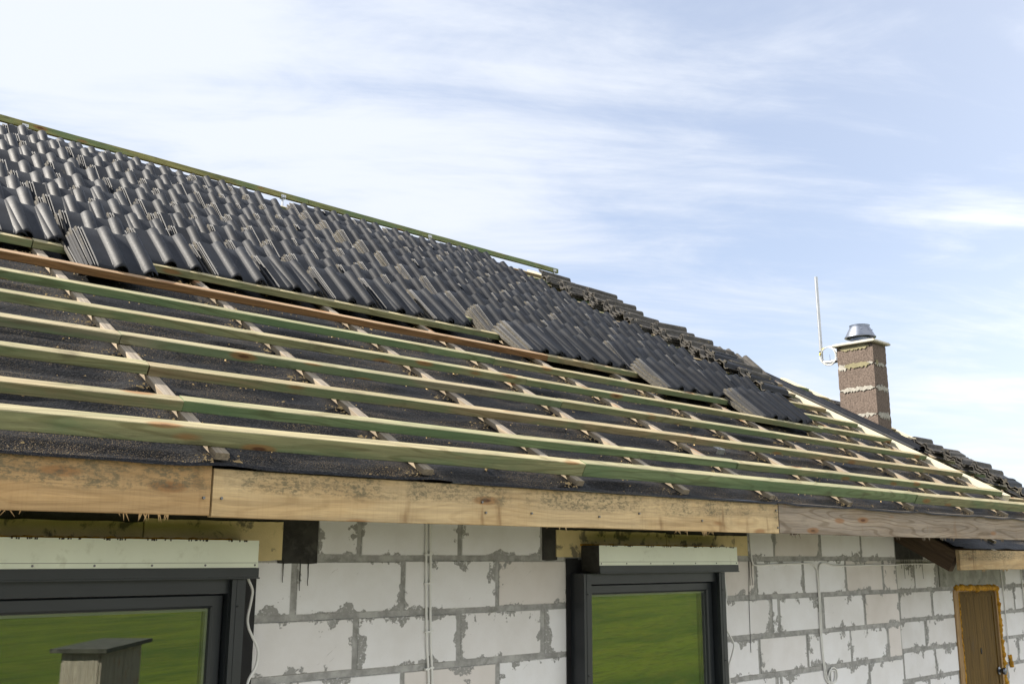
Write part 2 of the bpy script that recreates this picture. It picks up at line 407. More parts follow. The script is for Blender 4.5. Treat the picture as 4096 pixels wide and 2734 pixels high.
M_FOAM = mat_simple('orange_foam', (0.42, 0.225, 0.025), 0.85, spec=0.2, var=0.35, scale=30, bump=1.0, bscale=45, stain=(0.25, 0.10, 0.01), stain_amt=0.7)
M_JAMB = mat_wood('raw_door_frame', tint_from_object=False, col=(0.36, 0.235, 0.11), knots=False, upright=True)
M_DRIP = mat_simple('blue_grey_flashing', (0.12, 0.14, 0.18), 0.5, spec=0.4, var=0.15, scale=6)
M_CHIP = mat_simple('sawdust_chip', (0.36, 0.26, 0.135), 0.9, spec=0.1, var=0.3, scale=40)

def mat_glass():
    g, done = material('window_glass')
    lw = g.new('ShaderNodeLayerWeight', {'Blend': 0.35}).outputs['Facing']
    gl = g.new('ShaderNodeBsdfGlossy', {'Color': (0.90, 0.95, 0.86), 'Roughness': 0.004}).outputs[0]
    df = g.new('ShaderNodeBsdfDiffuse', {'Color': (0.010, 0.012, 0.010)}).outputs[0]
    f = g.math('ADD', 0.20, g.math('MULTIPLY', lw, 0.3))
    mx = g.new('ShaderNodeMixShader', {0: f, 1: df, 2: gl}).outputs[0]
    return done(mx)
M_GLASS = mat_glass()
def mat_front_pane():
    g, done = material('outer_pane_glass')
    lw = g.new('ShaderNodeLayerWeight', {'Blend': 0.35}).outputs['Facing']
    gl = g.new('ShaderNodeBsdfGlossy', {'Color': (0.92, 0.96, 0.86), 'Roughness': 0.003}).outputs[0]
    tr = g.new('ShaderNodeBsdfTransparent', {'Color': (0.93, 0.96, 0.92)}).outputs[0]
    f = g.math('ADD', 0.17, g.math('MULTIPLY', lw, 0.22))
    return done(g.new('ShaderNodeMixShader', {0: f, 1: tr, 2: gl}).outputs[0])
M_PANE = mat_front_pane()
M_SPACER = mat_simple('grey_spacer', (0.10, 0.105, 0.11), 0.5, metal=0.3)

def mat_field():
    g, done = material('meadow_grass')
    v = g.new('ShaderNodeTexCoord').outputs['Object']
    r = g.new('ShaderNodeVectorRotate', {'Vector': v, 'Angle': radians(20)}, rotation_type='Z_AXIS').outputs[0]
    a = g.noise(g.vmul(r, (0.12, 0.5, 1)), 1.0, 6.0, 0.65)
    b = g.noise(g.vmul(r, (1.2, 6.0, 1)), 1.0, 4.0, 0.7)
    f = g.noise(v, 14.0, 4.0, 0.7)
    c = g.mix(g.ramp(a, 0.35, 0.65), (0.028, 0.052, 0.003), (0.068, 0.092, 0.006))
    b2 = g.noise(g.vmul(r, (0.5, 2.2, 1)), 1.0, 6.0, 0.75)
    c = g.mix(g.math('MULTIPLY', g.ramp(b2, 0.46, 0.64), 0.6), c, (0.088, 0.088, 0.010))
    c = g.mix(g.math('MULTIPLY', g.ramp(b, 0.46, 0.66), 0.7), c, (0.026, 0.040, 0.004))
    c = g.mix(g.math('MULTIPLY', g.ramp(f, 0.55, 0.72), 0.4), c, (0.12, 0.12, 0.03))
    return done(principled(g, Base_Color=c, Roughness=0.9, Specular=0.1, Normal=g.bump(f, 0.6, 0.05)))
M_FIELD = mat_field()
M_SEED = mat_simple('dry_grass', (0.33, 0.26, 0.09), 0.9, spec=0.1)

# ------------------------------------------------------------------ ground
mb = MB(); gn = 60; ext = 1500.0
def gx(i): t = (i / gn) * 2 - 1; return math.copysign(abs(t) ** 3, t) * ext
ids = [[mb.vert((gx(i), gx(j), GROUND + (0.10 * fbm(gx(i) * 0.06, gx(j) * 0.06) if hypot(gx(i), gx(j)) > 14 else 0))) for i in range(gn + 1)] for j in range(gn + 1)]
for j in range(gn):
    for i in range(gn): mb.face((ids[j][i], ids[j][i+1], ids[j+1][i+1], ids[j+1][i]))
tag(link('meadow', mb.mesh('meadow', M_FIELD, 60)), kind='structure')

M_SOIL = mat_simple('neutral_bounce_soil', (0.30, 0.275, 0.24), 0.95, spec=0.1, var=0.2, scale=1.2, bump=0.6, bscale=30, stain=(0.22, 0.19, 0.15), stain_amt=0.6, st_scale=2)  # unseen soil patch, added to keep green bounce light off the wall
mb = MB(); pts = []
for i in range(60):
    t = i/60*2*pi; rr_ = 1 + .09*fbm(cos(t)*2, sin(t)*2, 4)
    pts.append((4.5 + 15*rr_*math.copysign(abs(cos(t))**.6, cos(t)), 2.2 + 9.2*rr_*math.copysign(abs(sin(t))**.6, sin(t)), GROUND + .006))
c_ = mb.vert((4.5, 2.2, GROUND + .006)); ids = [mb.vert(p) for p in pts]
for i in range(60): mb.face((c_, ids[i], ids[(i+1) % 60]))
tag(link('bounce_ground', mb.mesh('bounce_ground', M_SOIL)), kind='structure')

# ------------------------------------------------------------------ the house
house = empty('house', (3.5, 0.0, GROUND))
tag(house, 'unplastered white block house with open battened roof, windows, door and chimney', 'house')

# --- block walls
def wall_blocks(name, y, courses, rects, parent, openings=()):
    """courses: (z0, z1, [x edges]); flush mortar sheet a few mm behind the block faces; one mesh, two materials"""
    mb = MB(); near = {}; far = {}; kind = {}
    for z0, z1, xs in courses:
        for x0, x1 in zip(xs, xs[1:]):
            if x1 - x0 < 0.03: continue
            gz, gx_ = 0.0125, 0.012
            j = [random.uniform(-.004, .004) for _ in range(4)]
            a0, a1, b0, b1 = x0 + gx_ + j[0], x1 - gx_ + j[1], z0 + gz + j[2] * .7, z1 - gz + j[3] * .7
            yf = y + random.uniform(-.0025, .0015)
            k = random.random(); k2 = random.choice([0, 0, .1, .25, .7]) if random.random() < .75 else .05
            base = len(mb.v)
            c = .004
            for p in ((a0+c, yf, b0+c), (a1-c, yf, b0+c), (a1-c, yf, b1-c), (a0+c, yf, b1-c), (a0, yf+.006, b0), (a1, yf+.006, b0), (a1, yf+.006, b1), (a0, yf+.006, b1)): mb.v.append(p)
            W_, H_ = a1 - a0, b1 - b0
            for q in ((0,1,2,3), (4,5,1,0), (5,6,2,1), (6,7,3,2), (7,4,0,3)):
                fi = mb.face([base + t for t in q], 0)
                near[fi] = [((mb.v[base+t][0]-a0), (mb.v[base+t][2]-b0)) for t in q]
                far[fi] = [((a1-mb.v[base+t][0]), (b1-mb.v[base+t][2])) for t in q]
                kind[fi] = [(k, k2)] * 4
    for x0, x1, z0, z1 in rects:
        # mortar sheet with slightly uneven surface, then the back of the wall
        nx, nz = max(1, int((x1-x0)/.05)), max(1, int((z1-z0)/.05))
        ids = [[mb.vert((x0+(x1-x0)*i/nx, y + .0035 + .002*fbm(i*.5, jz*.5, x0), z0+(z1-z0)*jz/nz)) for i in range(nx+1)] for jz in range(nz+1)]
        for jz in range(nz):
            for i in range(nx): mb.face((ids[jz][i], ids[jz][i+1], ids[jz+1][i+1], ids[jz+1][i]), 1)
        mb.box((x0, y+.012, z0), (x1, y+.24, z1), 1)
    ox, oz = rects[0][0], GROUND
    mb.v = [(a-ox, b-y, c-oz) for a, b, c in mb.v]
    me = mb.mesh(name, [M_BLOCK, M_MORTAR])
    for nm, dct in (('near', near), ('far', far), ('kind', kind)):
        lay = me.uv_layers.new(name=nm)
        for p in me.polygons:
            vals = dct.get(p.index)
            if vals:
                for li, val in zip(p.loop_indices, vals): lay.data[li].uv = val
    return link(name, me, Matrix.Translation((ox, y, oz)), parent)

J = [0.733, 0.485, 0.237, -0.013, -0.265, -0.515, -0.767, -1.017, -1.267, -1.517, -1.767, -2.017, -2.267, -2.517, -2.75]
def fill(x0, x1, ph):
    xs = [x0]; x = x0 - (x0 - ph) % 0.6 + 0.6
    while x < x1 - .04:
        if x > x0 + .04: xs.append(x)
        x += 0.6
    return xs + [x1]
WL, WR = 2.06, 5.40        # where the left window ends, where the right one ends
C = []
for k in range(len(J) - 1):
    z1, z0 = J[k], J[k+1]
    ph = 2.665 if k % 2 == 0 else 2.925
    if k < 2: C.append((z0, z1, fill(-3.5, 7.84, ph)))
    elif k == 2: C += [(z0, z1, [2.44, 2.67, 3.272, 3.85]), (z0, z1, [5.765, 6.086, 6.687, 7.283, 7.84])]
    elif k == 3: C += [(z0, z1, fill(-3.5, 0.10, ph)), (z0, z1, [WL, 2.34, 2.922, 3.524, 4.10]), (z0, z1, [WR, 5.853, 6.439, 7.032, 7.601, 7.84])]
    elif k == 4: C += [(z0, z1, fill(-3.5, 0.10, ph)), (z0, z1, [WL, 2.666, 3.269, 3.854, 4.10]), (z0, z1, [WR, 6.016, 6.109, 6.678, 7.277, 7.84])]
    elif k == 5: C += [(z0, z1, fill(-3.5, 0.10, ph)), (z0, z1, [WL, 2.33, 2.932, 3.532, 4.10]), (z0, z1, [WR, 5.854, 6.442, 7.042, 7.617, 7.84])]
    elif k == 6: C += [(z0, z1, fill(-3.5, 0.10, ph)), (z0, z1, [WL, 2.66, 3.26, 3.86, 4.10]), (z0, z1, [WR, 6.044, 6.097, 6.70, 7.288, 7.84])]
    else: C += [(z0, z1, fill(-3.5, 0.10, ph)), (z0, z1, fill(WL, 4.10, ph)), (z0, z1, fill(WR, 7.84, ph))]
wall_blocks('wall', 0.0, C, [(-3.5, 7.84, -0.02, 0.733), (-3.5, 0.10, GROUND, -0.02), (WL, 4.10, GROUND, -0.02), (WR, 7.84, GROUND, -0.02)], house)
# gable end of the main house, facing the wing
mb = MB()
mb.box((7.60, 0.252, GROUND), (7.836, 10.0, 0.70))
pr = [(0.252, 0.70), (10.0, 0.70), (5.05, 3.45)]
a = [mb.vert((7.60, y, z)) for y, z in pr]; b = [mb.vert((7.836, y, z)) for y, z in pr]
mb.face(list(reversed(a))); mb.face(b)
for i in range(3): mb.face((a[i], a[(i+1) % 3], b[(i+1) % 3], b[i]))
put('gable_wall', mb, M_MORTAR, house)
mb = MB(); mb.box((-3.5, 9.8, GROUND), (7.59, 10.04, 0.60)); mb.box((-3.5, 0.26, GROUND), (-3.26, 9.79, 0.60)); put('rear_wall', mb, M_MORTAR, house)
# wing wall
JW = [0.216, -0.034, -0.284, -0.534, -0.784, -1.034, -1.284, -1.534, -1.784, -2.034, -2.284, -2.534, -2.75]
YW = 0.33
C = []
for k in range(len(JW) - 1):
    z1, z0 = JW[k], JW[k+1]
    if k == 0: C += [(z0, z1, fill(8.9, 12.3, 9.0))]
    elif k == 1: C += [(z0, z1, [7.84, 8.25, 8.822, 9.264]), (z0, z1, [10.787, 11.3, 11.9, 12.3])]
    elif k == 2: C += [(z0, z1, [7.84, 8.50, 9.125, 9.60]), (z0, z1, [10.55, 10.983, 11.58, 12.3])]
    elif k == 3: C += [(z0, z1, [7.84, 8.36, 8.953, 9.60]), (z0, z1, [10.55, 11.28, 11.88, 12.3])]
    elif k == 4: C += [(z0, z1, [7.84, 8.50, 9.105, 9.60]), (z0, z1, [10.55, 10.961, 11.55, 12.3])]
    else: C += [(z0, z1, fill(7.84, 9.60, 8.95 if k % 2 else 9.1)), (z0, z1, fill(10.55, 12.3, 10.96 if k % 2 == 0 else 11.25))]
wall_blocks('wall', YW, C, [(7.84, 12.3, -0.284, 0.216), (7.84, 9.60, GROUND, -0.284), (10.55, 12.3, GROUND, -0.284)], house)
mb = MB(); mb.box((12.06, YW + .26, GROUND), (12.3, 9.6, 0.5)); put('gable_wall', mb, M_MORTAR, house)
# dark coated strip at the head of the wing wall
mb = MB(); mb.box((7.86, YW - .006, -0.02), (9.0, YW + .01, 0.215)); put('bitumen_strip', mb, M_BITUMEN, house)
mb = MB(); mb.box((9.303, YW - .008, -0.268), (10.787, YW + .1, -0.048)); put('lintel', mb, M_LINTEL, house)
# lintel panels of foam and the bitumen patches beside them
def panel(name, x0, x1, z0, z1, y, mat, t=.012):
    mb = MB(); n = max(2, int((x1-x0)/.03)); lo = []; hi = []
    for i in range(n+1):
        x = x0 + (x1-x0)*i/n
        lo.append((x, z0 + .004*fbm(x*14, z0))); hi.append((x, z1 + .004*fbm(x*11, z1+5)))
    rr = [[(x, y, zl), (x, y, zh), (x, y+t, zh), (x, y+t, zl)] for (x, zl), (_, zh) in zip(lo, hi)]
    mb.rings(rr); return put(name, mb, mat, house)
def drips(y, z, xs):
    rnd = random.Random(len(xs))
    for x in xs:
        L = rnd.uniform(.05, .17); mb = MB(); rr = []
        for i in range(7):
            t = i/6; wd = .0032*(1-t*.6); xx = x + .004*fbm(t*3, x)
            rr.append([(xx-wd, y, z+.02-(L+.02)*t), (xx, y-.0025, z+.02-(L+.02)*t), (xx+wd, y, z+.02-(L+.02)*t)])
        mb.rings(rr); put('bitumen_drip', mb, M_BITUMEN, house)
drips(-.0045, -.036, (2.275, 2.36, 2.40)); drips(-.0045, -.022, (5.775, 5.80)); drips(YW-.0042, -.02, (8.58, 8.63, 8.66, 8.70, 8.75, 8.86, 8.98, 8.92))
panel('insulation_panel', -0.05, 1.643, -0.02, 0.125, -0.010, M_XPS)
panel('insulation_panel', 1.648, 2.263, -0.022, 0.139, -0.011, M_XPS)
panel('insulation_panel', 3.95, 4.90, -0.006, 0.139, -0.010, M_XPS)
panel('insulation_panel', 4.903, 5.757, 0.006, 0.132, -0.011, M_XPS)
panel('bitumen_patch', 2.25, 2.445, -0.036, 0.232, -0.004, M_BITUMEN, .008)
panel('bitumen_patch', 3.852, 3.960, -0.022, 0.232, -0.004, M_BITUMEN, .008)
panel('bitumen_patch', -0.05, 2.25, 0.120, 0.234, -0.004, M_BITUMEN, .008)
panel('bitumen_patch', 3.960, 5.765, 0.120, 0.234, -0.004, M_BITUMEN, .008)

# --- windows
def window(x0, x1, zb, bx0, bx1, seed):
    win = link('window', None, Matrix.Translation((x0, 0, zb)), house)
    zt = -0.093
    # black sealing tape on the wall round the frame
    mb = MB(); mb.box((x0-.03, -.010, zb), (x0+.06, -.004, -.012)); mb.box((x1-.03, -.010, zb), (x1+.105, -.004, -.094)); mb.box((x0+.061, -.0095, -.11), (x1-.031, -.0045, -.02))
    put('sealing_tape', mb, M_RUBBER, win)
    # outer frame, butt jointed
    mb = MB(); fw = .060
    def bar(lo, hi): mb.box(lo, hi)
    bar((x0, -.088, zb), (x0+fw, -.010, zt)); bar((x1-fw, -.088, zb), (x1, -.010, zt))
    bar((x0+fw, -.086, zt-.058), (x1-fw, -.012, zt)); bar((x0+fw, -.086, zb), (x1-fw, -.012, zb+.07))
    put('frame', mb, M_ANTH, win)
    for gx0 in (x0-.002, x1-.058):
        mb = MB(); mb.box((gx0, -.112, zb), (gx0+.060, -.0885, zt-.003)); mb.box((gx0+.02, -.114, zb), (gx0+.040, -.1125, zt-.004))
        for zz in (-.20, -.62, -1.2): mb.lathe([(0.0, -.004), (.008, -.004), (.008, .0), (0, 0)], (gx0+.03, -.115, zz), 10)
        put('guide_rail', mb, M_ANTH, win)
    # sash, mitred
    mb = MB(); a0, a1, b0, b1 = x0+.064, x1-.064, zb+.075, zt-.062; sw = .056
    yo = -.052
    prof = [(0, yo), (.006, yo-.006), (sw-.012, yo-.006), (sw-.004, yo), (sw, yo+.014), (sw, -.012), (0, -.012)]
    rr = []
    for cx, cz, ux, uz in ((a0, b0, 1, 1), (a1, b0, -1, 1), (a1, b1, -1, -1), (a0, b1, 1, -1)):
        rr.append([(cx+ux*p, y, cz+uz*p) for p, y in prof])
    rr.append(rr[0]); mb.rings(rr, True, False)
    put('sash', mb, M_ANTH, win)
    mb = MB()
    gp = [(a0+sw-.004, b0+sw-.004), (a1-sw+.004, b0+sw-.004), (a1-sw+.004, b1-sw+.004), (a0+sw-.004, b1-sw+.004)]
    f4 = mb.quad([(x, -.040, z) for x, z in gp]); put('pane', mb, M_PANE, win)
    mb = MB(); mb.rings([[(x, -.020, z) for x, z in gp], [(x, -.014, z) for x, z in gp]])
    put('inner_pane', mb, M_GLASS, win)
    mb = MB(); i_ = .014
    for lo, hi in (((gp[0][0], gp[0][1]), (gp[0][0]+i_, gp[2][1])), ((gp[1][0]-i_, gp[0][1]), (gp[1][0], gp[2][1])), ((gp[0][0]+i_, gp[2][1]-i_), (gp[1][0]-i_, gp[2][1])), ((gp[0][0]+i_, gp[0][1]), (gp[1][0]-i_, gp[0][1]+i_))):
        mb.box((lo[0], -.038, lo[1]), (hi[0], -.021, hi[1]))
    put('glazing_spacer', mb, M_SPACER, win)
    mb = MB(); mb.box((x0-.02, -.15, zb-.03), (x1+.02, -.004, zb-.002)); put('sill', mb, M_ANTH, win)
    # roller shutter box above
    mb = MB()
    top, l1, l2, bot = .058, -.030, -.050, -.088
    mb.box((bx0+.004, -.141, bot+.004), (bx1-.004, -.013, top-.002), 1)          # dark body
    mb.box((bx0+.002, -.145, l1), (bx1, -.1415, top), 0)                       # pale front cover
    mb.box((bx0+.002, -.1465, l2), (bx1, -.1415, l1-.0015), 0)                 # screwed flange
    mb.box((bx0+.002, -.149, bot), (bx1+.004, -.1415, l2-.001), 2)               # anthracite edge profile
    mb.box((bx0+.002, -.152, bot-.006), (bx1+.008, -.12, bot-.0005), 2)
    mb.box((bx0-.001, -.1445, bot), (bx0+.0015, -.013, top), 1)
    n = int((bx1-bx0)/.20)
    for i in range(n+1):
        x = bx0 + .015 + (bx1-bx0-.03)*i/n
        pts = [(x+.0045*cos(t*pi/4), -.1480, (l1+l2)/2+.0045*sin(t*pi/4)) for t in range(8)]
        mb.rings([pts, [(a_, -.1466, c_) for a_, b_, c_ in pts]], mat=3)
    # dark brush tufts along the top edge
    rnd = random.Random(seed)
    x = bx0 + .05
    while x < bx1 - .05:
        for k in range(9):
            xx = x + rnd.uniform(0, .10); mb.box((xx, -.1462, top-.004-rnd.random()*.003), (xx+.005, -.1452, top+.001), 1)
        x += .16
    sb = put('shutter_box', mb, [M_ALU, M_BITUMEN, M_ANTH, M_SCREW], win)
    # squeezed out foam along its top
    mb = MB()
    pts = []; xx = bx0 - .01
    while xx < bx1 - .05: pts.append((xx, -.016 - .004*random.random(), top + .003 + .004*fbm(xx*30, seed))); xx += .012
    mb.tube(pts, lambda t: .005 + .004*abs(fbm(t*60, seed)), 6)
    put('foam_bead', mb, M_FOAM, win, 60)
    return win
w1 = window(0.13, 2.044, -1.95, 0.11, 2.077, 1.0); w1['label'] = 'wide dark window at left edge reflecting a shed'
w2 = window(4.057, 5.344, -1.95, 4.143, 5.44, 2.0); w2['label'] = 'narrower dark window reflecting green meadow'

# --- door in the wing
door = link('door', None, Matrix.Translation((10.08, YW, -2.35)), house)
mb = MB(); mb.box((9.56, YW-.012, -2.4), (9.665, YW+.1, -.30)); mb.box((10.497, YW-.012, -2.4), (10.53, YW+.1, -.30)); mb.box((9.665, YW-.011, -.318), (10.497, YW+.1, -.285))
put('door_frame', mb, M_JAMB, door)
mb = MB(); mb.box((9.668, YW+.002, -2.39), (10.494, YW+.045, -.321))
mb.box((9.69, YW-.006, -2.3), (9.715, YW+.0015, -.345)); mb.box((10.43, YW-.006, -2.3), (10.47, YW+.0015, -.345)); mb.box((9.7155, YW-.006, -.37), (10.4295, YW+.0015, -.345))
for xx in (9.85, 10.02, 10.19, 10.34): mb.box((xx, YW+.0012, -2.25), (xx+.004, YW+.0030, -.375))
put('door_leaf', mb, M_DOOR, door)
mb = MB(); kc = (10.433, YW, -1.081)
rr = []
for r, d in ((.034, -.004), (.036, -.010), (.016, -.014), (.016, -.035), (.030, -.043), (.034, -.058), (.028, -.070), (.012, -.074)):
    rr.append([(kc[0]+r*cos(t*pi/10), kc[1]+d, kc[2]+r*sin(t*pi/10)) for t in range(20)])
mb.rings(rr); put('door_knob', mb, M_STEEL, door, 40)
mb = MB(); rr = []
for r, d in ((.014, .0005), (.013, -.004)): rr.append([(10.076+r*cos(t*pi/8), YW+d, -.876+2.2*r*sin(t*pi/8)) for t in range(16)])
mb.rings(rr); put('keyhole_plate', mb, M_RUBBER, door)
def foam(pts, r, seed):
    mb = MB(); dense = []
    for a, b in zip(pts, pts[1:]):
        a, b = Vector(a), Vector(b); n = max(2, int((b-a).length/.018))
        for i in range(n): dense.append(a.lerp(b, i/n) + Vector((.012*fbm(i*.35, seed, a.x), -.008*abs(fbm(i*.4, seed)), .012*fbm(i*.33, seed+9, a.z))))
    mb.tube(dense, lambda t: r*(1+.8*fbm(t*len(dense)*.45, seed)), 8)
    return mb
mb = foam([(9.60, YW-.004, -.285), (10.50, YW-.004, -.292)], .028, 3.0)
put('foam_seal', mb, M_FOAM, door, 60)
mb = foam([(10.545, YW-.004, -.28), (10.56, YW-.004, -1.0), (10.555, YW-.004, -2.3)], .024, 5.0)
put('foam_seal', mb, M_FOAM, door, 60)
mb = foam([(9.655, YW-.010, -.33), (9.668, YW-.010, -2.3)], .007, 8.0)
put('foam_seal', mb, M_FOAM, door, 60)

# --- fascia boards
def fascia(x0, x1, y, z0, z1, col, mat, splinters=0, tilt=0.0, label=None):
    L = x1 - x0
    me = beam_mesh('fascia_board', L, .028, z1 - z0, mat, seed=x0, bow=.004, ch=.0025)
    if splinters:
        bm = bmesh.new(); bm.from_mesh(me); rnd = random.Random(int(x0*100)+3)
        for i in range(splinters):
            cx = rnd.uniform(.1, L-.1)
            for k in range(rnd.randint(3, 9)):
                x = cx + rnd.uniform(-.05, .05); l = rnd.uniform(.006, .026); dxx = rnd.uniform(-.02, .02)
                v = [bm.verts.new(p) for p in ((x, .004, .002), (x+.004, .004, .002), (x+.002, .012, .002), (x+dxx, .006, -l))]
                for q in ((0,1,3), (1,2,3), (2,0,3)): bm.faces.new([v[t] for t in q])
        bm.to_mesh(me); bm.free()
    M = Matrix.Translation((x0, y, z0)) @ Matrix.Rotation(tilt, 4, 'Y')
    o = link('fascia_board', me, M, house); o.color = (*col, 1)
    if label: o['label'] = label
    return o
fascia(-1.6, 1.464, -.930, .119, .276, (0.43, 0.285, 0.135), M_FASCIA, 7, label='orange-brown sawn fascia board at the left')
fascia(1.471, 4.694, -.931, .119, .272, (0.50, 0.375, 0.205), M_FASCIA, 4, label='pale sawn fascia board in the middle with speckled upper half')
fascia(4.702, 8.66, -.928, .120, .283, (0.30, 0.25, 0.19), M_FASCIA_OLD, 8, tilt=-.0025, label='weathered grey-brown fascia board at the right')
fascia(7.862, 11.9, -.50, -.097, .055, (0.50, 0.37, 0.20), M_FASCIA, 4, label='lower fascia board of the wing')
# screws in the fascia joints belong to the boards' fixing
for x, z in ((1.44, .175), (1.50, .176), (2.62, .165), (2.87, .170), (2.60, .205), (3.55, .19), (4.67, .24), (4.68, .15), (3.28, .168), (4.02, .17)):
    mb = MB(); pts = [(x+.0045*cos(t*pi/4), -.9375, z+.0045*sin(t*pi/4)) for t in range(8)]
    mb.rings([pts, [(a_, -.925, c_) for a_, b_, c_ in pts]])
    put('screw_head', mb, M_SCREW, house)

# --- rafters (tails show under the eaves)
XR = [-0.12, 0.66, 1.492, 2.34, 3.18, 3.92, 4.69, 5.50, 6.31, 7.18, 7.79, 8.40]
def rafter(x, s0, s1, n, h=.07):
    me = beam_mesh('rafter', s1 - s0, .07, h, M_RAFTER, seed=x, bow=.002)
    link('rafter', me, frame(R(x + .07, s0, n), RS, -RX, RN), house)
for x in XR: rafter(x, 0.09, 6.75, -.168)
for x in (7.875, 8.75, 9.6, 10.4, 11.2, 12.0): rafter(x, 0.30 if x < 8 else 0.36, 5.4, WN - .22, .17 if x < 8 else .13)

# --- underlay
def underlay(name, x0, x1, s0, s1, n0, laths, rows, label):
    mb = MB(); nx, ns = int((x1-x0)/.045), int((s1-s0)/.022)
    ids = []
    for j in range(ns+1):
        s = s0 + (s1-s0)*j/ns; row = []
        for i in range(nx+1):
            x = x0 + (x1-x0)*i/nx
            d = min(abs(x-l-.025) for l in laths)
            loose = min(1.0, max(0.0, (d-.03)/.12))
            ph = (s - rows) / .347
            wav = .013*sin(2*pi*(ph*1.0 + .15*fbm(x*.9, s*.3))) + .016*fbm(x*1.0, s*8.0) + .008*fbm(x*1.6, s*26)
            sag = -.006*loose
            n = min(-.004, n0 + loose*wav*min(1.0, .15 + (s-s0)/.10) + sag)
            n += .027*max(0.0, 1 - (s-s0)/.055)
            row.append(mb.vert(R(x, s, n)))
        ids.append(row)
    for j in range(ns):
        for i in range(nx): mb.face((ids[j][i], ids[j][i+1], ids[j+1][i+1], ids[j+1][i]))
    # drooping lip over the fascia
    lip = []
    for i in range(nx+1):
        x = x0 + (x1-x0)*i/nx
        v0 = Vector(mb.v[ids[0][i]])
        lip.append(mb.vert(v0 + Vector((0, -.006, -.010 - .004*fbm(x*2.5, 3.3)))))
    for i in range(nx): mb.face((lip[i], lip[i+1], ids[0][i+1], ids[0][i]))
    return put(name, mb, M_MEMB, house, 80, label=label)
underlay('roof_underlay', -1.6, 8.56, 0.015, 6.95, -.033, XR, .12, 'black roof underlay between the battens')
underlay('roof_underlay', 7.93, 12.55, 0.30, 5.6, WN-.033, [7.875, 8.75, 9.6, 10.4, 11.2, 12.0], .3, 'black underlay on the lower wing roof')
# boards behind the underlay and the rear slope, so that the roof is closed
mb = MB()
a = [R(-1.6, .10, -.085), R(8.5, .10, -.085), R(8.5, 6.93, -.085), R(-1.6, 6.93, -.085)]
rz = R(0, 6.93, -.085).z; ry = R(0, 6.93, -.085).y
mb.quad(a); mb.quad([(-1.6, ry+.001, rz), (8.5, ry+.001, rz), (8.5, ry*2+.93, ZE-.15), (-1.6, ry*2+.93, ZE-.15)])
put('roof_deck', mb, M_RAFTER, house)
mb = MB()
a = [R(7.95, .42, WN-.085), R(12.4, .42, WN-.085), R(12.4, 5.58, WN-.085), R(7.95, 5.58, WN-.085)]
mb.quad(a); rz = a[2].z; ry = a[2].y
mb.quad([(7.95, ry+.001, rz), (12.4, ry+.001, rz), (12.4, ry*2+.6, -.3), (7.95, ry*2+.6, -.3)])
put('roof_deck', mb, M_RAFTER, house)
# blue-grey drip strip tucked under the underlay
mb = MB(); rr = []
for i in range(40):
    x = 2.45 + 2.23*i/39; t = min(1, i/12)
    z = .272 + .003*fbm(x*2, 1); h = .009*t + .002
    rr.append([(x, -.9335, z), (x, -.9345, z+.004), (x, -.925, z+h), (x, -.921, z+h-.003)])
mb.rings(rr); put('drip_strip', mb, M_DRIP, house)

# --- counter battens
def lath(x, s0, s1, n0, col, wd=.048, h=.024):
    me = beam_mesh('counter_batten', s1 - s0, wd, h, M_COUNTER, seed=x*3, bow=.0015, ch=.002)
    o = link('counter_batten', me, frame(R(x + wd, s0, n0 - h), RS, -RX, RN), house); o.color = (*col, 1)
    return o
for i, x in enumerate(XR):
    k = random.uniform(.9, 1.08)
    lath(x, 0.072 + random.uniform(-.012, .012), 6.85, -.0005, (0.33*k, 0.265*k, 0.185*k))
for x in (8.75, 9.6, 10.4, 11.2, 12.0): lath(x, 0.40, 5.5, WN - .0005, (0.32, 0.26, 0.18))

# --- battens
GT, TAN, BRN, GRY, GRN, PALE = (0.235, 0.232, 0.120), (0.285, 0.220, 0.122), (0.215, 0.112, 0.048), (0.215, 0.198, 0.130), (0.185, 0.240, 0.120), (0.250, 0.250, 0.130)
SB = [0.12, 0.4148, 0.7574, 1.1025, 1.4488, 1.7962, 2.1474, 2.4999]
while len(SB) < 19: SB.append(SB[-1] + 0.353)
def batten(x0, x1, s, n0, col, wd=.050, h=.040, cut=0.0, label=None):
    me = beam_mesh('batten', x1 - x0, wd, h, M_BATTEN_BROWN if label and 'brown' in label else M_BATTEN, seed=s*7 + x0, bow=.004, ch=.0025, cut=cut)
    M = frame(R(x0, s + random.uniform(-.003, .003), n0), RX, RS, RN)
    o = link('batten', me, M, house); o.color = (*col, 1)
    if label: o['label'] = label
    return o
spec = {0: ([3.254, 6.433], [PALE, GRN, GT], .062), 1: ([1.497, 4.809], [TAN, GRN, GT], .04), 2: ([1.491, 4.828], [GT, TAN, TAN], .04),
        3: ([1.49, 4.0], [GRY, GRY, GT], .04), 4: ([4.011, 7.346], [GT, GT, GT], .04), 5: ([4.03], [GRN, GT], .04),
        6: ([4.803], [BRN, TAN], .04), 7: ([1.484, 5.2], [GT, GT, GRY], .04), 8: ([3.3], [GT, GRN], .04), 9: ([4.1], [TAN, TAN], .04), 10: ([5.0], [GT, GRN], .04)}
EX = [8.95, 8.51, 8.50, 8.52, 8.52, 8.50, 8.50, 8.49]
for k, s in enumerate(SB):
    js, cols, h = spec.get(k, ([2.9 + (k % 3) * .9], [GT, GRN if k % 2 else TAN], .04))
    xs = [-1.5] + js + [EX[k] if k < len(EX) else 8.50]
    for i, (a, b) in enumerate(zip(xs, xs[1:])):
        f = random.uniform(.92, 1.08)
        lab = None
        if k == 6 and i == 0: lab = 'orange-brown batten below the lowest tiles'
        elif k == 0 and i == 0: lab = 'double-height batten at the eave'
        batten(a + (.002 if i else 0), b - .002, s, 0.0, tuple(c*f for c in cols[i]), h=h, cut=random.uniform(-.004, .004), label=lab)
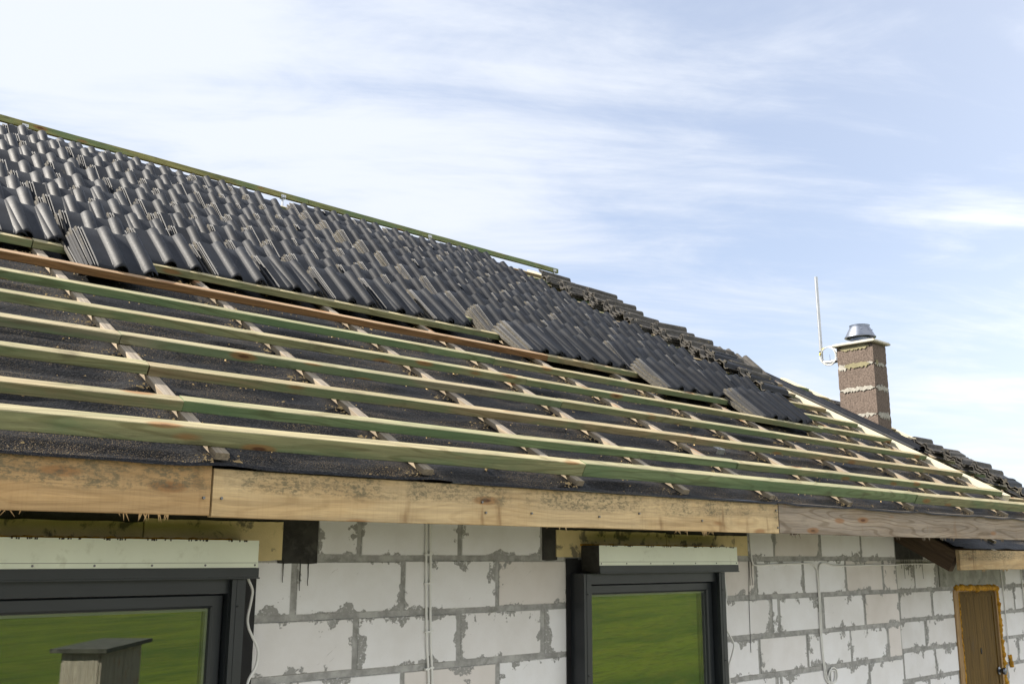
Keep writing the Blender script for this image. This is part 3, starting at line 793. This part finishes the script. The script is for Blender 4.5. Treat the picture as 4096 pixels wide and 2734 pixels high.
for k, s in enumerate([0.62 + .353*i for i in range(13)]):
    batten(7.96, 12.58, s, WN, random.choice([GT, TAN, GRN]))

# --- ridge board on its brackets
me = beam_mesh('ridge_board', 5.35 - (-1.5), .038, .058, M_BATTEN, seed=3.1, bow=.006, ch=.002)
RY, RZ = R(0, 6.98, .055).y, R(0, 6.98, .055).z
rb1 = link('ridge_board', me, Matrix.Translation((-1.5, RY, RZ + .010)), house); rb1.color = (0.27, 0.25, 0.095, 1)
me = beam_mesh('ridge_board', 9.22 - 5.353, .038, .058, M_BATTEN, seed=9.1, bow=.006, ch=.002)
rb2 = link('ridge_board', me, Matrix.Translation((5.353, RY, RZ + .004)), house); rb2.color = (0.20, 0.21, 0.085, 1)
for x, p in ((0.6, rb1), (2.42, rb1), (5.02, rb1), (7.0, rb2), (9.12, rb2)):
    mb = MB(); mb.box((x, RY-.004, RZ+.012), (x+.055, RY-.0012, RZ+.040)); mb.box((x, RY-.003, RZ+.000), (x+.055, RY+.04, RZ+.003)); mb.box((x+.022, RY+.004, RZ-.09), (x+.034, RY+.030, RZ-.001))
    for q in (.014, .040): mb.box((x+q-.004, RY-.0052, RZ+.022), (x+q+.004, RY-.0042, RZ+.030), 1)
    put('ridge_bracket', mb, [M_ZINC, M_SCREW], p)
# verge boards
mb = MB(); rr = []
for i in range(30):
    s = .40 + 6.4*i/29
    rr.append([R(8.512, s, -.16), R(8.512, s, .018), R(8.66, s, .022), R(8.66, s, -.16)])
mb.rings(rr); put('verge_board', mb, M_VERGE, house, label='cream board along the edge of the main roof')
mb = MB(); rr = []
for i in range(30):
    s = .62 + 4.75*i/29
    rr.append([R(12.60, s, WN-.16), R(12.60, s, WN+.018), R(12.74, s, WN+.022), R(12.74, s, WN-.16)])
mb.rings(rr); put('verge_board', mb, M_VERGE, house, label='cream board along the far edge of the wing roof')

# --- chimney
ch = link('chimney', None, Matrix.Translation((11.82, 2.24, 1.2)), house)
X0, X1, Y0, Y1 = 11.65, 11.99, 1.995, 2.485
mb = MB(); zj = [2.385, 2.075, 1.74, 1.40, .9]; ztop = 2.635
zs = [ztop] + zj
rnd = random.Random(5)
for z1, z0 in zip(zs, zs[1:]):
    n = 9; o = [rnd.uniform(-.004, .004) for _ in range(4)]
    rr = []
    for i in range(n+1):
        z = z0 + .004 + (z1-z0-.008)*i/n; e = .004 if i in (0, n) else 0
        ring = []
        for (ax, ay), (bx, by) in (((X0, Y0), (X1, Y0)), ((X1, Y0), (X1, Y1)), ((X1, Y1), (X0, Y1)), ((X0, Y1), (X0, Y0))):
            for q in range(8):
                px, py = ax+(bx-ax)*q/8, ay+(by-ay)*q/8
                dd = .0035*fbm(px*22, py*22, z*22) - e
                nx = -1 if px <= X0+.001 else (1 if px >= X1-.001 else 0); ny = -1 if py <= Y0+.001 else (1 if py >= Y1-.001 else 0)
                ring.append((px + o[0] + nx*dd, py + o[1] + ny*dd, z))
        rr.append(ring)
    mb.rings(rr)
put('shaft', mb, M_CHIM, ch, 50)
def blob(face, u0, u1, z0, z1, seed, amp):
    """thin mortar patch with a ragged outline lying on one face of the shaft"""
    mb = MB(); n = 36; top = []; bot = []
    for i in range(n+1):
        t = i/n; u = u0 + (u1-u0)*t; taper = min(1, 6*t, 6*(1-t))
        zc = (z0+z1)/2; hh = (z1-z0)/2*taper
        top.append((u, zc + hh*(1+amp*fbm(u*28, seed)) )); bot.append((u, zc - hh*(1+amp*1.6*fbm(u*35, seed+4)) ))
    def P(u, z, d): return (X0-d, u, z) if face == 'x' else (u, Y0-d, z)
    rr = [[P(u, zb, -.004), P(u, zb, .0065), P(u, zt, .0075), P(u, zt, -.004)] for (u, zt), (_, zb) in zip(top, bot)]
    mb.rings(rr); return mb
joint = [('x', 2.00, 2.12, 2.365, 2.400, 1, 1.0), ('x', 2.36, 2.48, 2.33, 2.40, 2, .8), ('x', 1.996, 2.484, 2.045, 2.095, 3, .9), ('x', 1.998, 2.40, 1.715, 1.755, 4, 1.1),
         ('y', 11.655, 11.985, 2.04, 2.10, 5, 1.0), ('y', 11.66, 11.98, 1.69, 1.76, 6, 1.0), ('y', 11.66, 11.93, 2.355, 2.39, 7, 1.2)]
for j_ in joint: put('mortar_joint', blob(*j_), M_CHJOINT, ch)
for j_ in (('x', 2.04, 2.40, 2.345, 2.405, 8, .6), ('x', 2.03, 2.46, 2.575, 2.637, 9, .6), ('y', 11.69, 11.75, 2.36, 2.42, 10, .2)):
    b_ = blob(*j_); b_.v = [(a-.002 if j_[0] == 'x' else a, b-.002 if j_[0] == 'y' else b, c) for a, b, c in b_.v]
    put('mortar_patch', b_, M_CHPATCH, ch)
mb = MB(); cx, cy = 11.82, 2.24; ex, ey = .218, .292
mb.rings([[(cx+sx*ex*k, cy+sy*ey*k, z) for sx, sy in ((-1,-1),(1,-1),(1,1),(-1,1))] for k, z in ((.965, 2.640), (1.0, 2.648), (1.0, 2.660), (.94, 2.680), (.5, 2.692))])
put('chimney_cap', mb, M_CAP, ch)
mb = MB()
mb.lathe([(.125, 2.69), (.125, 2.775)], (cx, cy, 0), 40)
mb.lathe([(.172, 2.758), (.188, 2.752), (.196, 2.757), (.194, 2.768), (.186, 2.772), (.128, 2.885), (.124, 2.890), (.124, 2.912), (.128, 2.916), (.121, 2.918), (.117, 2.905), (.117, 2.885), (.172, 2.765), (.172, 2.758)], (cx, cy, 0), 48)
for t in (3.75, 4.5, 5.2):
    mb.box((cx+.150*cos(t)-.004, cy+.150*sin(t)-.004, 2.845), (cx+.150*cos(t)+.004, cy+.150*sin(t)+.004, 2.860))
put('flue_cowl', mb, M_STEEL, ch, 35)

# ------------------------------------------------------------------ things on and around the roof
# antenna mast on the chimney
mb = MB(); pts = [(11.75, 2.49, 2.487), (11.75, 2.60, 2.487), (11.75, 2.70, 2.489)]
for i in range(1, 7):
    a = i/6*pi/2; pts.append((11.75, 2.70 + .065*sin(a), 2.489 + .065*(1-cos(a))))
pts += [(11.75, 2.765, 2.60), (11.75, 2.768, 3.0), (11.75, 2.772, 3.4), (11.75, 2.775, 3.665)]
mb.tube(pts, .0225, 16)
mast = put('antenna_mast', mb, M_ZINC, None, 40, origin=(11.75, 2.49, 2.487))
tag(mast, 'bent galvanised pipe mast rising beside the chimney', 'mast')
mb = MB()
def loop(cy, cz, r, ph, x0, turns=2.0):
    return [(x0 + .02*sin(t*1.3+ph) , cy + r*(1+.05*sin(t*.5+ph))*cos(t), cz + r*(1+.05*cos(t*.4))*sin(t)) for t in [i*2*pi*turns/64 for i in range(65)]]
mb.tube(loop(2.655, 2.565, .122, 0, 11.735), .0055, 8)
mb.tube(loop(2.650, 2.560, .113, 1.7, 11.715, 1.0), .0055, 8)
mb.tube([(11.725, 2.73, 2.664), (11.722, 2.70, 2.680)], .0085, 8, 1); mb.tube([(11.725, 2.775, 2.59), (11.722, 2.765, 2.625)], .0085, 8, 1)
mb.tube([(11.748+.025*cos(t*pi/6), 2.767+.025*sin(t*pi/6), 2.640) for t in range(13)], .004, 5, 2)
mb.tube([(11.748, 2.64+.025*cos(t*pi/6), 2.487+.025*sin(t*pi/6)) for t in range(13)], .004, 5, 2); mb.tube([(11.745, 2.64, 2.512), (11.742, 2.642, 2.585)], .002, 4, 2)
tag(put('cable_coil', mb, [M_CABLE, M_TAPE, M_TIE], None, 40), 'coiled white cable with yellow tape tied to the mast by the chimney', 'cable')

# cables on the walls
def cable(pts, r, label, y0=None, extra=(), sub=10):
    mb = MB()
    def smooth(ps):
        ps = [Vector(p) for p in ps]; out = []
        P = [ps[0]*2-ps[1]] + ps + [ps[-1]*2-ps[-2]]
        for i in range(1, len(P)-2):
            for k in range(sub):
                t = k/sub; a, b, c, d = P[i-1], P[i], P[i+1], P[i+2]
                out.append(.5*((2*b)+(c-a)*t+(2*a-5*b+4*c-d)*t*t+(3*b-3*c+d-a)*t**3))
        out.append(ps[-1]); return out
    for ps in [pts] + list(extra): mb.tube(smooth(ps), r, 8)
    return mb
def W(x, z, y=-.009): return (x, y, z)
mb = cable([W(3.048, .60), W(3.049, .15), W(3.056, -.15), W(3.066, -.4), W(3.083, -.6), W(3.11, -1.2)], .0062, '')
for z in (.0, -.135, -.36, -.53): mb.box((3.040+.03*(-z), -.018, z), (3.068+.03*(-z), -.003, z+.008))
tag(put('cable', mb, M_CABLE, None, 40), 'left of two parallel white cables on the wall between the windows', 'cable', 'cables fixed to the walls')
mb = cable([W(3.074, .60), W(3.073, .15), W(3.080, -.02), W(3.081, -.15), W(3.090, -.4), W(3.104, -.6), W(3.13, -1.2)], .0062, '')
for z in (.01, -.13, -.355, -.525): mb.box((3.068+.03*(-z), -.018, z), (3.092+.03*(-z), -.003, z+.008))
tag(put('cable', mb, M_CABLE, None, 40), 'right of two parallel white cables on the wall between the windows', 'cable', 'cables fixed to the walls')
mb = cable([W(5.785, .6), W(5.788, .15), W(5.795, .03), W(5.810, -.04), W(5.86, -.056), W(6.10, -.050), W(6.46, -.046), W(6.55, -.052), W(6.597, -.075), W(6.615, -.12), W(6.618, -.3), W(6.612, -.55), W(6.630, -.78), W(6.655, -.85), W(6.724, -.885), W(6.800, -.850), W(6.795, -.790), W(6.735, -.775), W(6.685, -.83), W(6.70, -.93)], .0055, '')
tag(put('cable', mb, M_CABLE, None, 40), 'white cable running down from the eave right of the narrower window, then coiled', 'cable', 'cables fixed to the walls')
mb = cable([(9.8, YW-.012, -.055), (8.6, YW-.012, -.058), (7.86, YW-.012, -.060), W(7.835, -.0605, -.012), W(7.3, -.062), W(6.89, -.064), W(6.76, -.048), W(6.69, -.045), W(6.650, -.063), W(6.634, -.12), W(6.634, -.3), W(6.628, -.55), W(6.646, -.77), W(6.69, -.86), W(6.76, -.865), W(6.775, -.80), W(6.72, -.805), W(6.725, -.93)], .0055, '')
tag(put('cable', mb, M_CABLE, None, 40), 'white cable crossing the wall towards the wing door', 'cable', 'cables fixed to the walls')
Wd = lambda x, z: (x, YW - .012, z)
mb = cable([Wd(10.66, .1), Wd(10.685, -.14), Wd(10.70, -.53), Wd(10.695, -.95)], .0065, '')
tag(put('cable', mb, M_CABLE, None, 40), 'straight pale cable hanging just right of the wing door', 'cable', 'cables fixed to the walls')
mb = foam([Wd(10.70, -.95), Wd(10.72, -1.02), Wd(10.735, -1.09)], .020, 4.0)
tag(put('foam_lump', mb, M_FOAM, None, 60), 'orange foam lump at the end of the cable beside the wing door', 'foam lump')
mb = cable([Wd(11.18, .1), Wd(11.20, -.14), Wd(11.205, -.6), Wd(11.20, -1.3)], .0065, '')
tag(put('cable', mb, M_CABLE, None, 40), 'pale cable hanging at the right edge of the photo', 'cable', 'cables fixed to the walls')
mb = MB(); mb.tube([(10.13 + .075*(1+.1*sin(t*.4))*cos(t), YW-.02-.002*(i % 3), -.05 + .055*(1+.1*cos(t*.3))*sin(t)) for i, t in enumerate([k*2*pi*3/80 for k in range(81)])], .005, 6)
tag(put('cable_coil', mb, M_CABLE, None, 40), 'small cable coil half hidden behind the lower fascia above the door', 'cable')
V = lambda x, z, y=-.05: (x, y, z)
mb = cable([V(2.085, -.08), V(2.090, -.10), V(2.110, -.14), V(2.108, -.18), V(2.096, -.25), V(2.102, -.29), V(2.120, -.325), V(2.148, -.375), V(2.152, -.41), V(2.144, -.45), V(2.115, -.50), V(2.105, -.56)], .0058, '')
tag(put('cable', mb, M_CABLE, None, 40), 'wavy white shutter cable hanging beside the wide left window', 'cable', 'shutter cables')
mb = cable([V(5.421, -.08), V(5.424, -.11), V(5.440, -.22), V(5.438, -.26), V(5.410, -.36), V(5.416, -.43), V(5.470, -.50), V(5.499, -.545), V(5.480, -.60), V(5.440, -.665), V(5.435, -.72), V(5.445, -.80)], .0058, '')
tag(put('cable', mb, M_CABLE, None, 40), 'wavy white shutter cable hanging beside the narrower window', 'cable', 'shutter cables')
mb = cable([(5.766, -.006, -.03), (5.762, -.006, -.15), (5.754, -.006, -.28), (5.750, -.006, -.45), (5.748, -.006, -.61)], .0018, '')
tag(put('wire', mb, M_TIE, None, 40), 'thin black wire hanging down the blocks right of the narrower window', 'wire')

# loose metal bracket on the underlay
mb = MB(); mb.box((0, 0, 0), (.075, .040, .003)); mb.box((0, -.001, -.028), (.075, .002, -.0005)); mb.box((.030, .012, .0032), (.040, .022, .0042), 1)
me = mb.mesh('loose_bracket', [M_ZINC, M_RUBBER])
o = link('loose_bracket', me, frame(R(4.99, .70, .006), RX, RS, RN)); tag(o, 'small bright metal bracket lying loose on the black underlay', 'bracket')
# rough plank by the verge
me = beam_mesh('rough_plank', .46, .10, .035, M_COUNTER, seed=44, bow=.02, ch=.008)
o = link('rough_plank', me, frame(R(8.04, 2.66, .045), (RX + RS*.06).normalized(), (RS - RX*.06).normalized(), RN)); o.color = (.25, .19, .12, 1)
tag(o, 'rough bark-edged plank end lying on battens near the cream verge board', 'plank')

# ------------------------------------------------------------------ roof tiles
TL, TW = .405, .365
def tile_profile():
    top = [(0, -.008), (.006, -.003), (.010, -.010), (.016, -.010), (.020, -.002), (.025, -.010), (.031, -.010), (.036, .002), (.118, 0.0)]
    def rib(x0, x1, h, n=10, last=False):
        return [(x0 + (x1-x0)*t/n, h*(sin(pi*t/n) ** .62)) for t in range(1, n)]
    top += [(.122, .0015)] + rib(.124, .200, .033) + [(.202, .0015), (.207, 0.0), (.284, 0.0), (.287, .0015)]
    r2 = rib(.289, .366, .033)
    top += r2[:-1] + [(.364, .012), (.3645, .006)]
    bot = [(.358, .004)] + [(x, z - .012) for x, z in reversed(r2[1:-2])] + [(.290, -.010), (.284, -.013), (.207, -.013), (.201, -.010)] + \
          [(.125 + .074*t/8, .022*(sin(pi*t/8) ** .62) - .004) for t in range(7, 0, -1)] + [(.123, -.010), (.118, -.013), (.036, -.013), (.033, -.019), (0, -.019)]
    return top, bot
def tile_mesh(name, mats, seed):
    top, bot = tile_profile(); mb = MB()
    top = [(x*.915, z) for x, z in top]; bot = [(x*.915, z) for x, z in bot]; n = len(top)
    secs = [(-.0, -.003), (-.004, 0), (-.10, 0), (-.20, 0), (-.30, 0), (-TL+.016, 0), (-TL+.006, -.003), (-TL, -.009)]
    rr = []
    for y, dz in secs:
        wv = .0012*fbm(y*9, seed)
        rr.append([(x, y + (.0025*fbm(x*40, seed, y) if y in (0, -TL) else 0), z + dz + wv) for x, z in top] + [(x, y, z + wv) for x, z in bot])
    base = []
    for r in rr: base.append([mb.vert(p) for p in r])
    tot = len(rr[0])
    for a, b in zip(base, base[1:]):
        for i in range(tot):
            j = (i+1) % tot
            edge = i == tot-1 or i in (n-1,)
            mb.face((b[i], b[j], a[j], a[i]), 1 if edge or (i < 2) else 0)
    mb.face(base[0], 1); mb.face(list(reversed(base[-1])), 0)
    # nibs under the head
    for x in (.05, .23): mb.box((x, -.035, -.030), (x+.03, -.015, -.0125), 1)
    return mb.mesh(name, mats, 38)
TILES = [tile_mesh('roof_tile', [M_TILE, M_EDGE], s) for s in (1.0, 5.0, 9.0)]
OLDT = [tile_mesh('roof_tile', [M_OLD, M_OLD_EDGE], s) for s in (2.0, 6.0)]
GREYT = tile_mesh('roof_tile', [M_OLD, M_OLD], 3.0)

def project(p):
    d = p - CAM; z = d.dot(FW)
    return (.5 + d.dot(RT)/z*3986.27/4096, .5 - d.dot(UP)/z*3986.27/2734, z)
ORD = ['zeroth', 'first', 'second', 'third', 'fourth', 'fifth', 'sixth', 'seventh', 'eighth', 'ninth', 'tenth', 'eleventh', 'twelfth', 'thirteenth', 'fourteenth', 'fifteenth', 'sixteenth', 'seventeenth', 'eighteenth']
COLX = [0.18, 0.56, 0.95, 1.33, 1.71, 2.08, 2.49, 2.88, 3.30, 3.68, 4.07, 4.69, 5.02, 5.39, 5.81, 6.18, 6.56, 6.93]
LOW  = [8, 8, 8, 8,    7,    8,    8,    8,    8,    8,    8,    7,    7,    7,    6,    6,    5,    5]
rt = random.Random(21)
cand = []
for ci, (cx_, lo) in enumerate(zip(COLX, LOW)):
    cr = len(COLX) - ci; up = 0
    for k in range(lo, 19 if cx_ < 4.2 else 18):
        s = SB[k]; up += 1
        x = cx_ + rt.uniform(-.016, .022)
        pu = project(R(x + .2, s - .1, .15))
        if pu[0] < -.35: continue
        outside = 2 if pu[0] < -.03 else 0
        n = rt.choice([4, 5, 5, 4, 3])
        if k == 18: n = 2
        elif k > 15 and rt.random() < .3: n = 3
        ang = rt.uniform(-.022, .022); jit = rt.uniform(-.012, .022) if k > lo else 0.0; lift = rt.uniform(-.012, .012)
        for t in range(n):
            lag = n - 1 - t
            dxx = -.013*lag + rt.uniform(-.009, .009)
            hn = .139 + lift - (.0195 if n == 5 else .025)*lag      # nibs hold the heads apart, the feet nest close together
            if k == 18: hn = .066 + .022*t
            fn = (.050 if k == lo else .016) - .0125*lag
            a = ang + rt.uniform(-.010, .010)
            hs = s + .090 + (.014 if lag else 0) + rt.uniform(-.012, .010) + jit
            tv = math.asin((hn - fn)/TL)
            ex = RX*cos(a) + RS*sin(a); es = RS*cos(a) - RX*sin(a)
            es2 = es*cos(tv) + RN*sin(tv); en = RN*cos(tv) - es*sin(tv)
            M = frame(R(x - .033 + dxx, hs, hn), ex, es2, en)
            d = lag
            cand.append((outside or (0 if d == 0 else 1), pu[2]*(1 + .35*d), d, up, cr, M, rt.choice(TILES)))
cand.sort(key=lambda q: (q[0], q[1]))
NAMED = min(262, sum(1 for q in cand if q[0] < 2))
for typ, sc_, d, up, cr, M, me in cand[:NAMED]:
    o = link('roof_tile', me, M)
    who = 'topmost black tile' if d == 0 else ORD[d+1] + ' tile down'
    colname = 'rightmost stack column' if cr == 1 else ORD[cr] + ' stack column from right'
    lab = '%s in the %s stack up from the eave, %s' % (who, ORD[up], colname)
    tag(o, lab, 'roof tile', 'black roof tiles stacked on the battens')
# the remaining tiles deep inside the stacks
mb = MB(); cache = {}
for typ, sc_, d, up, cr, M, me in cand[NAMED:]:
    off = len(mb.v)
    mb.v += [tuple(M @ v.co) for v in me.vertices]
    for p in me.polygons: mb.face([i + off for i in p.vertices], p.material_index)
me = mb.mesh('roof_tile_stock', [M_TILE, M_EDGE], 38)
if len(cand) > NAMED: tag(link('roof_tile_stock', me), kind='stuff')

# old tiles laid crosswise near the verge (their ribs run along the ridge direction)
def cross_tile(x, s, n, mesh, label, flip=False, yaw=0.0, pitch=0.0, plane=0.0, roll=0.16, grp='weathered tiles piled along the verge'):
    # local y (head to foot axis) along -X so the head end faces the viewer's left
    S_, en = RS*cos(roll) + RN*sin(roll), RN*cos(roll) - RS*sin(roll)
    ey = (-RX*cos(yaw) + S_*sin(yaw)); ex = (S_*cos(yaw) + RX*sin(yaw))
    ey2 = ey*cos(pitch) + en*sin(pitch); en2 = en*cos(pitch) - ey*sin(pitch)
    if flip: ex, en2 = -ex, -en2
    M = frame(R(x, s, n + plane), ex, ey2, en2)
    o = link('roof_tile', mesh, M); tag(o, label, 'roof tile', grp); return o
rows = [(7.86, 5.95), (7.80, 5.52), (7.78, 5.14), (7.74, 4.74), (7.72, 4.38), (7.76, 4.00), (7.78, 3.64), (7.72, 3.30), (7.74, 2.95)]
for i, (x, s) in enumerate(rows):
    nt_ = [3, 3, 4, 3, 3, 3, 3, 3, 2][i]
    for t in range(nt_):
        flip = (i in (0, 1, 4) and t == nt_-1)
        lab = ['lowest', 'second', 'third', 'topmost'][t if t < nt_-1 else 3] + ' crosswise %s tile in the %s pile down the verge from the ridge' % ('upturned' if flip else 'weathered', ORD[i+1])
        cross_tile(x + .03*t + rt.uniform(-.03, .03), s - .36 + rt.uniform(-.012, .012) + (.36 if flip else 0), .060 + .025*t + (.035 if flip else 0), OLDT[(i+t) % 2], lab, flip, rt.uniform(.08, .24), rt.uniform(-.09, -.03) + (.06 if flip else 0))
# weathered tiles lying the right way down, and upturned dark ones at their foot
for j, (x, s) in enumerate([(7.94, 3.26), (8.20, 3.22)]):
    tv = .25
    M = frame(R(x, s, .175 - .02*j), RX, RS*cos(tv) + RN*sin(tv), RN*cos(tv) - RS*sin(tv))
    o = link('roof_tile', GREYT, M); tag(o, '%s of two grey weathered tiles lying lengthwise near the verge' % ['left', 'right'][j], 'roof tile', 'weathered tiles piled along the verge')
cross_tile(7.66, 3.06, .17, TILES[0], 'dark upturned tile edge sticking out beside the lengthwise grey tiles', True, .10, .0)
cross_tile(7.84, 2.72, .11, TILES[1], 'dark upturned tile lowest on the verge, above the rough plank', True, .10, .0)
# tiles on the wing roof
for i, s in enumerate([2.62, 2.97, 3.32, 3.67, 4.02, 4.37, 4.72]):
    for t in range(2):
        M = frame(R(11.28 + .03*t, s + .30 + .02*t, WN + .062 + .027*t), RX, RS, RN)
        o = link('roof_tile', TILES[i % 3], M)
        tag(o, '%s black tile in the %s pair up on the lower wing roof' % (['under', 'upper'][t], ORD[i+1]), 'roof tile', 'black tiles on the wing roof')
for i, (x, s, nt_) in enumerate([(11.52, 2.72, 2), (11.56, 2.36, 3), (11.55, 1.98, 3), (11.62, 1.66, 2)]):
    for t in range(nt_):
        flip = (i == 3) or (i == 1 and t == nt_-1)
        lab = ['lowest', 'second', 'third', 'topmost'][t if t < nt_-1 else 3] + ' crosswise tile in the %s pile down on the wing roof by the far verge' % ORD[i+1]
        cross_tile(x + .015*t, s - .33 + (.33 if flip else 0), .09 + .030*t + (.02 if flip else 0), TILES[2] if i == 3 else OLDT[t % 2], lab, flip, rt.uniform(-.06, .06), rt.uniform(-.02, .03), WN, .1, 'weathered tiles on the wing roof')
for i, s in enumerate([4.05, 3.60]):
    cross_tile(11.78, s, .11, OLDT[i], '%s dark crosswise tile on the wing roof left of the chimney' % ['upper', 'lower'][i], True, .04, .0, WN, .1, 'weathered tiles on the wing roof')

# ------------------------------------------------------------------ sawdust and chips on the underlay
mb = MB(); rc = random.Random(9)
def chip(p, l, wdt, a, lift):
    ex = RX*cos(a) + RS*sin(a); es = RS*cos(a) - RX*sin(a)
    c0 = [p + ex*l + es*wdt, p - ex*l + es*wdt*.6 + RN*lift, p - ex*l - es*wdt, p + ex*l - es*wdt*.5 + RN*lift*.5]
    ids = [mb.vert(q) for q in c0]; t = mb.vert(p + RN*(wdt*1.2 + lift))
    for i in range(4): mb.face((ids[i], ids[(i+1) % 4], t))
for _ in range(5200):
    if rc.random() < .55:
        xr = rc.choice(XR); x = xr - abs(rc.gauss(0, .055)) if rc.random() < .8 else xr + .05 + abs(rc.gauss(0, .03))
        k = rc.randrange(0, 8); s = SB[k] - abs(rc.gauss(0, .05)) - .005
    else:
        x = rc.uniform(.3, 8.45); s = rc.choice(SB[:9]) + .055 + abs(rc.gauss(0, .06)) if rc.random() < .6 else rc.uniform(.03, 2.9)
    if s < .02 or (x > 8.5): continue
    l = rc.uniform(.0015, .006) * (1 if rc.random() < .93 else 2.6)
    chip(R(x, s, -.027 + .004*rc.random()), l, l*rc.uniform(.3, .7), rc.uniform(0, pi), rc.uniform(0, .003))
tag(link('sawdust', mb.mesh('sawdust', M_CHIP)), kind='stuff')

# ------------------------------------------------------------------ behind the viewer, seen only in the panes
def shed():
    base = Vector((5.04 + .36, -9.28 - .62, GROUND))
    sh = empty('wooden_shed', base)
    tag(sh, 'grey plank shed with a flat roof mirrored in the wide left window', 'shed')
    rot = Matrix.Rotation(radians(-48), 4, 'Z')
    Mx = Matrix.Translation(base) @ rot
    wx, wy, hz = .72, .22, 1.55
    mb = MB(); r_ = random.Random(2)
    n = 9
    for side in range(4):
        for i in range(n):
            a0 = -1 + 2*i/n + .004; a1 = -1 + 2*(i+1)/n - .004; t = r_.uniform(0, .012)
            if side == 0: mb.box((a0*wx, -wy-.02-t, 0), (a1*wx, -wy, hz))
            elif side == 1: mb.box((a0*wx, wy, 0), (a1*wx, wy+.02+t, hz))
            elif side == 2: mb.box((-wx-.02-t, a0*wy, 0), (-wx, a1*wy, hz))
            else: mb.box((wx, a0*wy, 0), (wx+.02+t, a1*wy, hz))
    link('wall', mb.mesh('wall', M_SHED), Mx, sh)
    mb = MB(); a = [(-wx-.13, -wy-.13, hz+.003), (wx+.13, -wy-.13, hz+.003), (wx+.13, wy+.13, hz+.004), (-wx-.13, wy+.13, hz+.004)]
    mb.rings([a, [(x, y, z+.05) for x, y, z in a]])
    link('roof', mb.mesh('roof', M_BITUMEN), Mx, sh)
shed()
# tufts of tall grass between the house and the meadow
mb = MB(); rg = random.Random(4)
for _ in range(900):
    bx, by = rg.uniform(7.0, 12), rg.uniform(-10.5, -7.6)
    h = rg.uniform(.5, 1.15); a = rg.uniform(0, 6.28); l = rg.uniform(.05, .25); wdt = .006
    p0 = Vector((bx, by, GROUND)); p1 = p0 + Vector((cos(a)*l*.4, sin(a)*l*.4, h*.6)); p2 = p0 + Vector((cos(a)*l, sin(a)*l, h))
    d = Vector((-sin(a), cos(a), 0))*wdt
    i0 = [mb.vert(p0-d), mb.vert(p0+d), mb.vert(p1+d*.8), mb.vert(p1-d*.8), mb.vert(p2)]
    mb.face(i0[:4]); mb.face((i0[3], i0[2], i0[4]))
tag(link('tall_grass', mb.mesh('tall_grass', M_SEED)), kind='stuff')
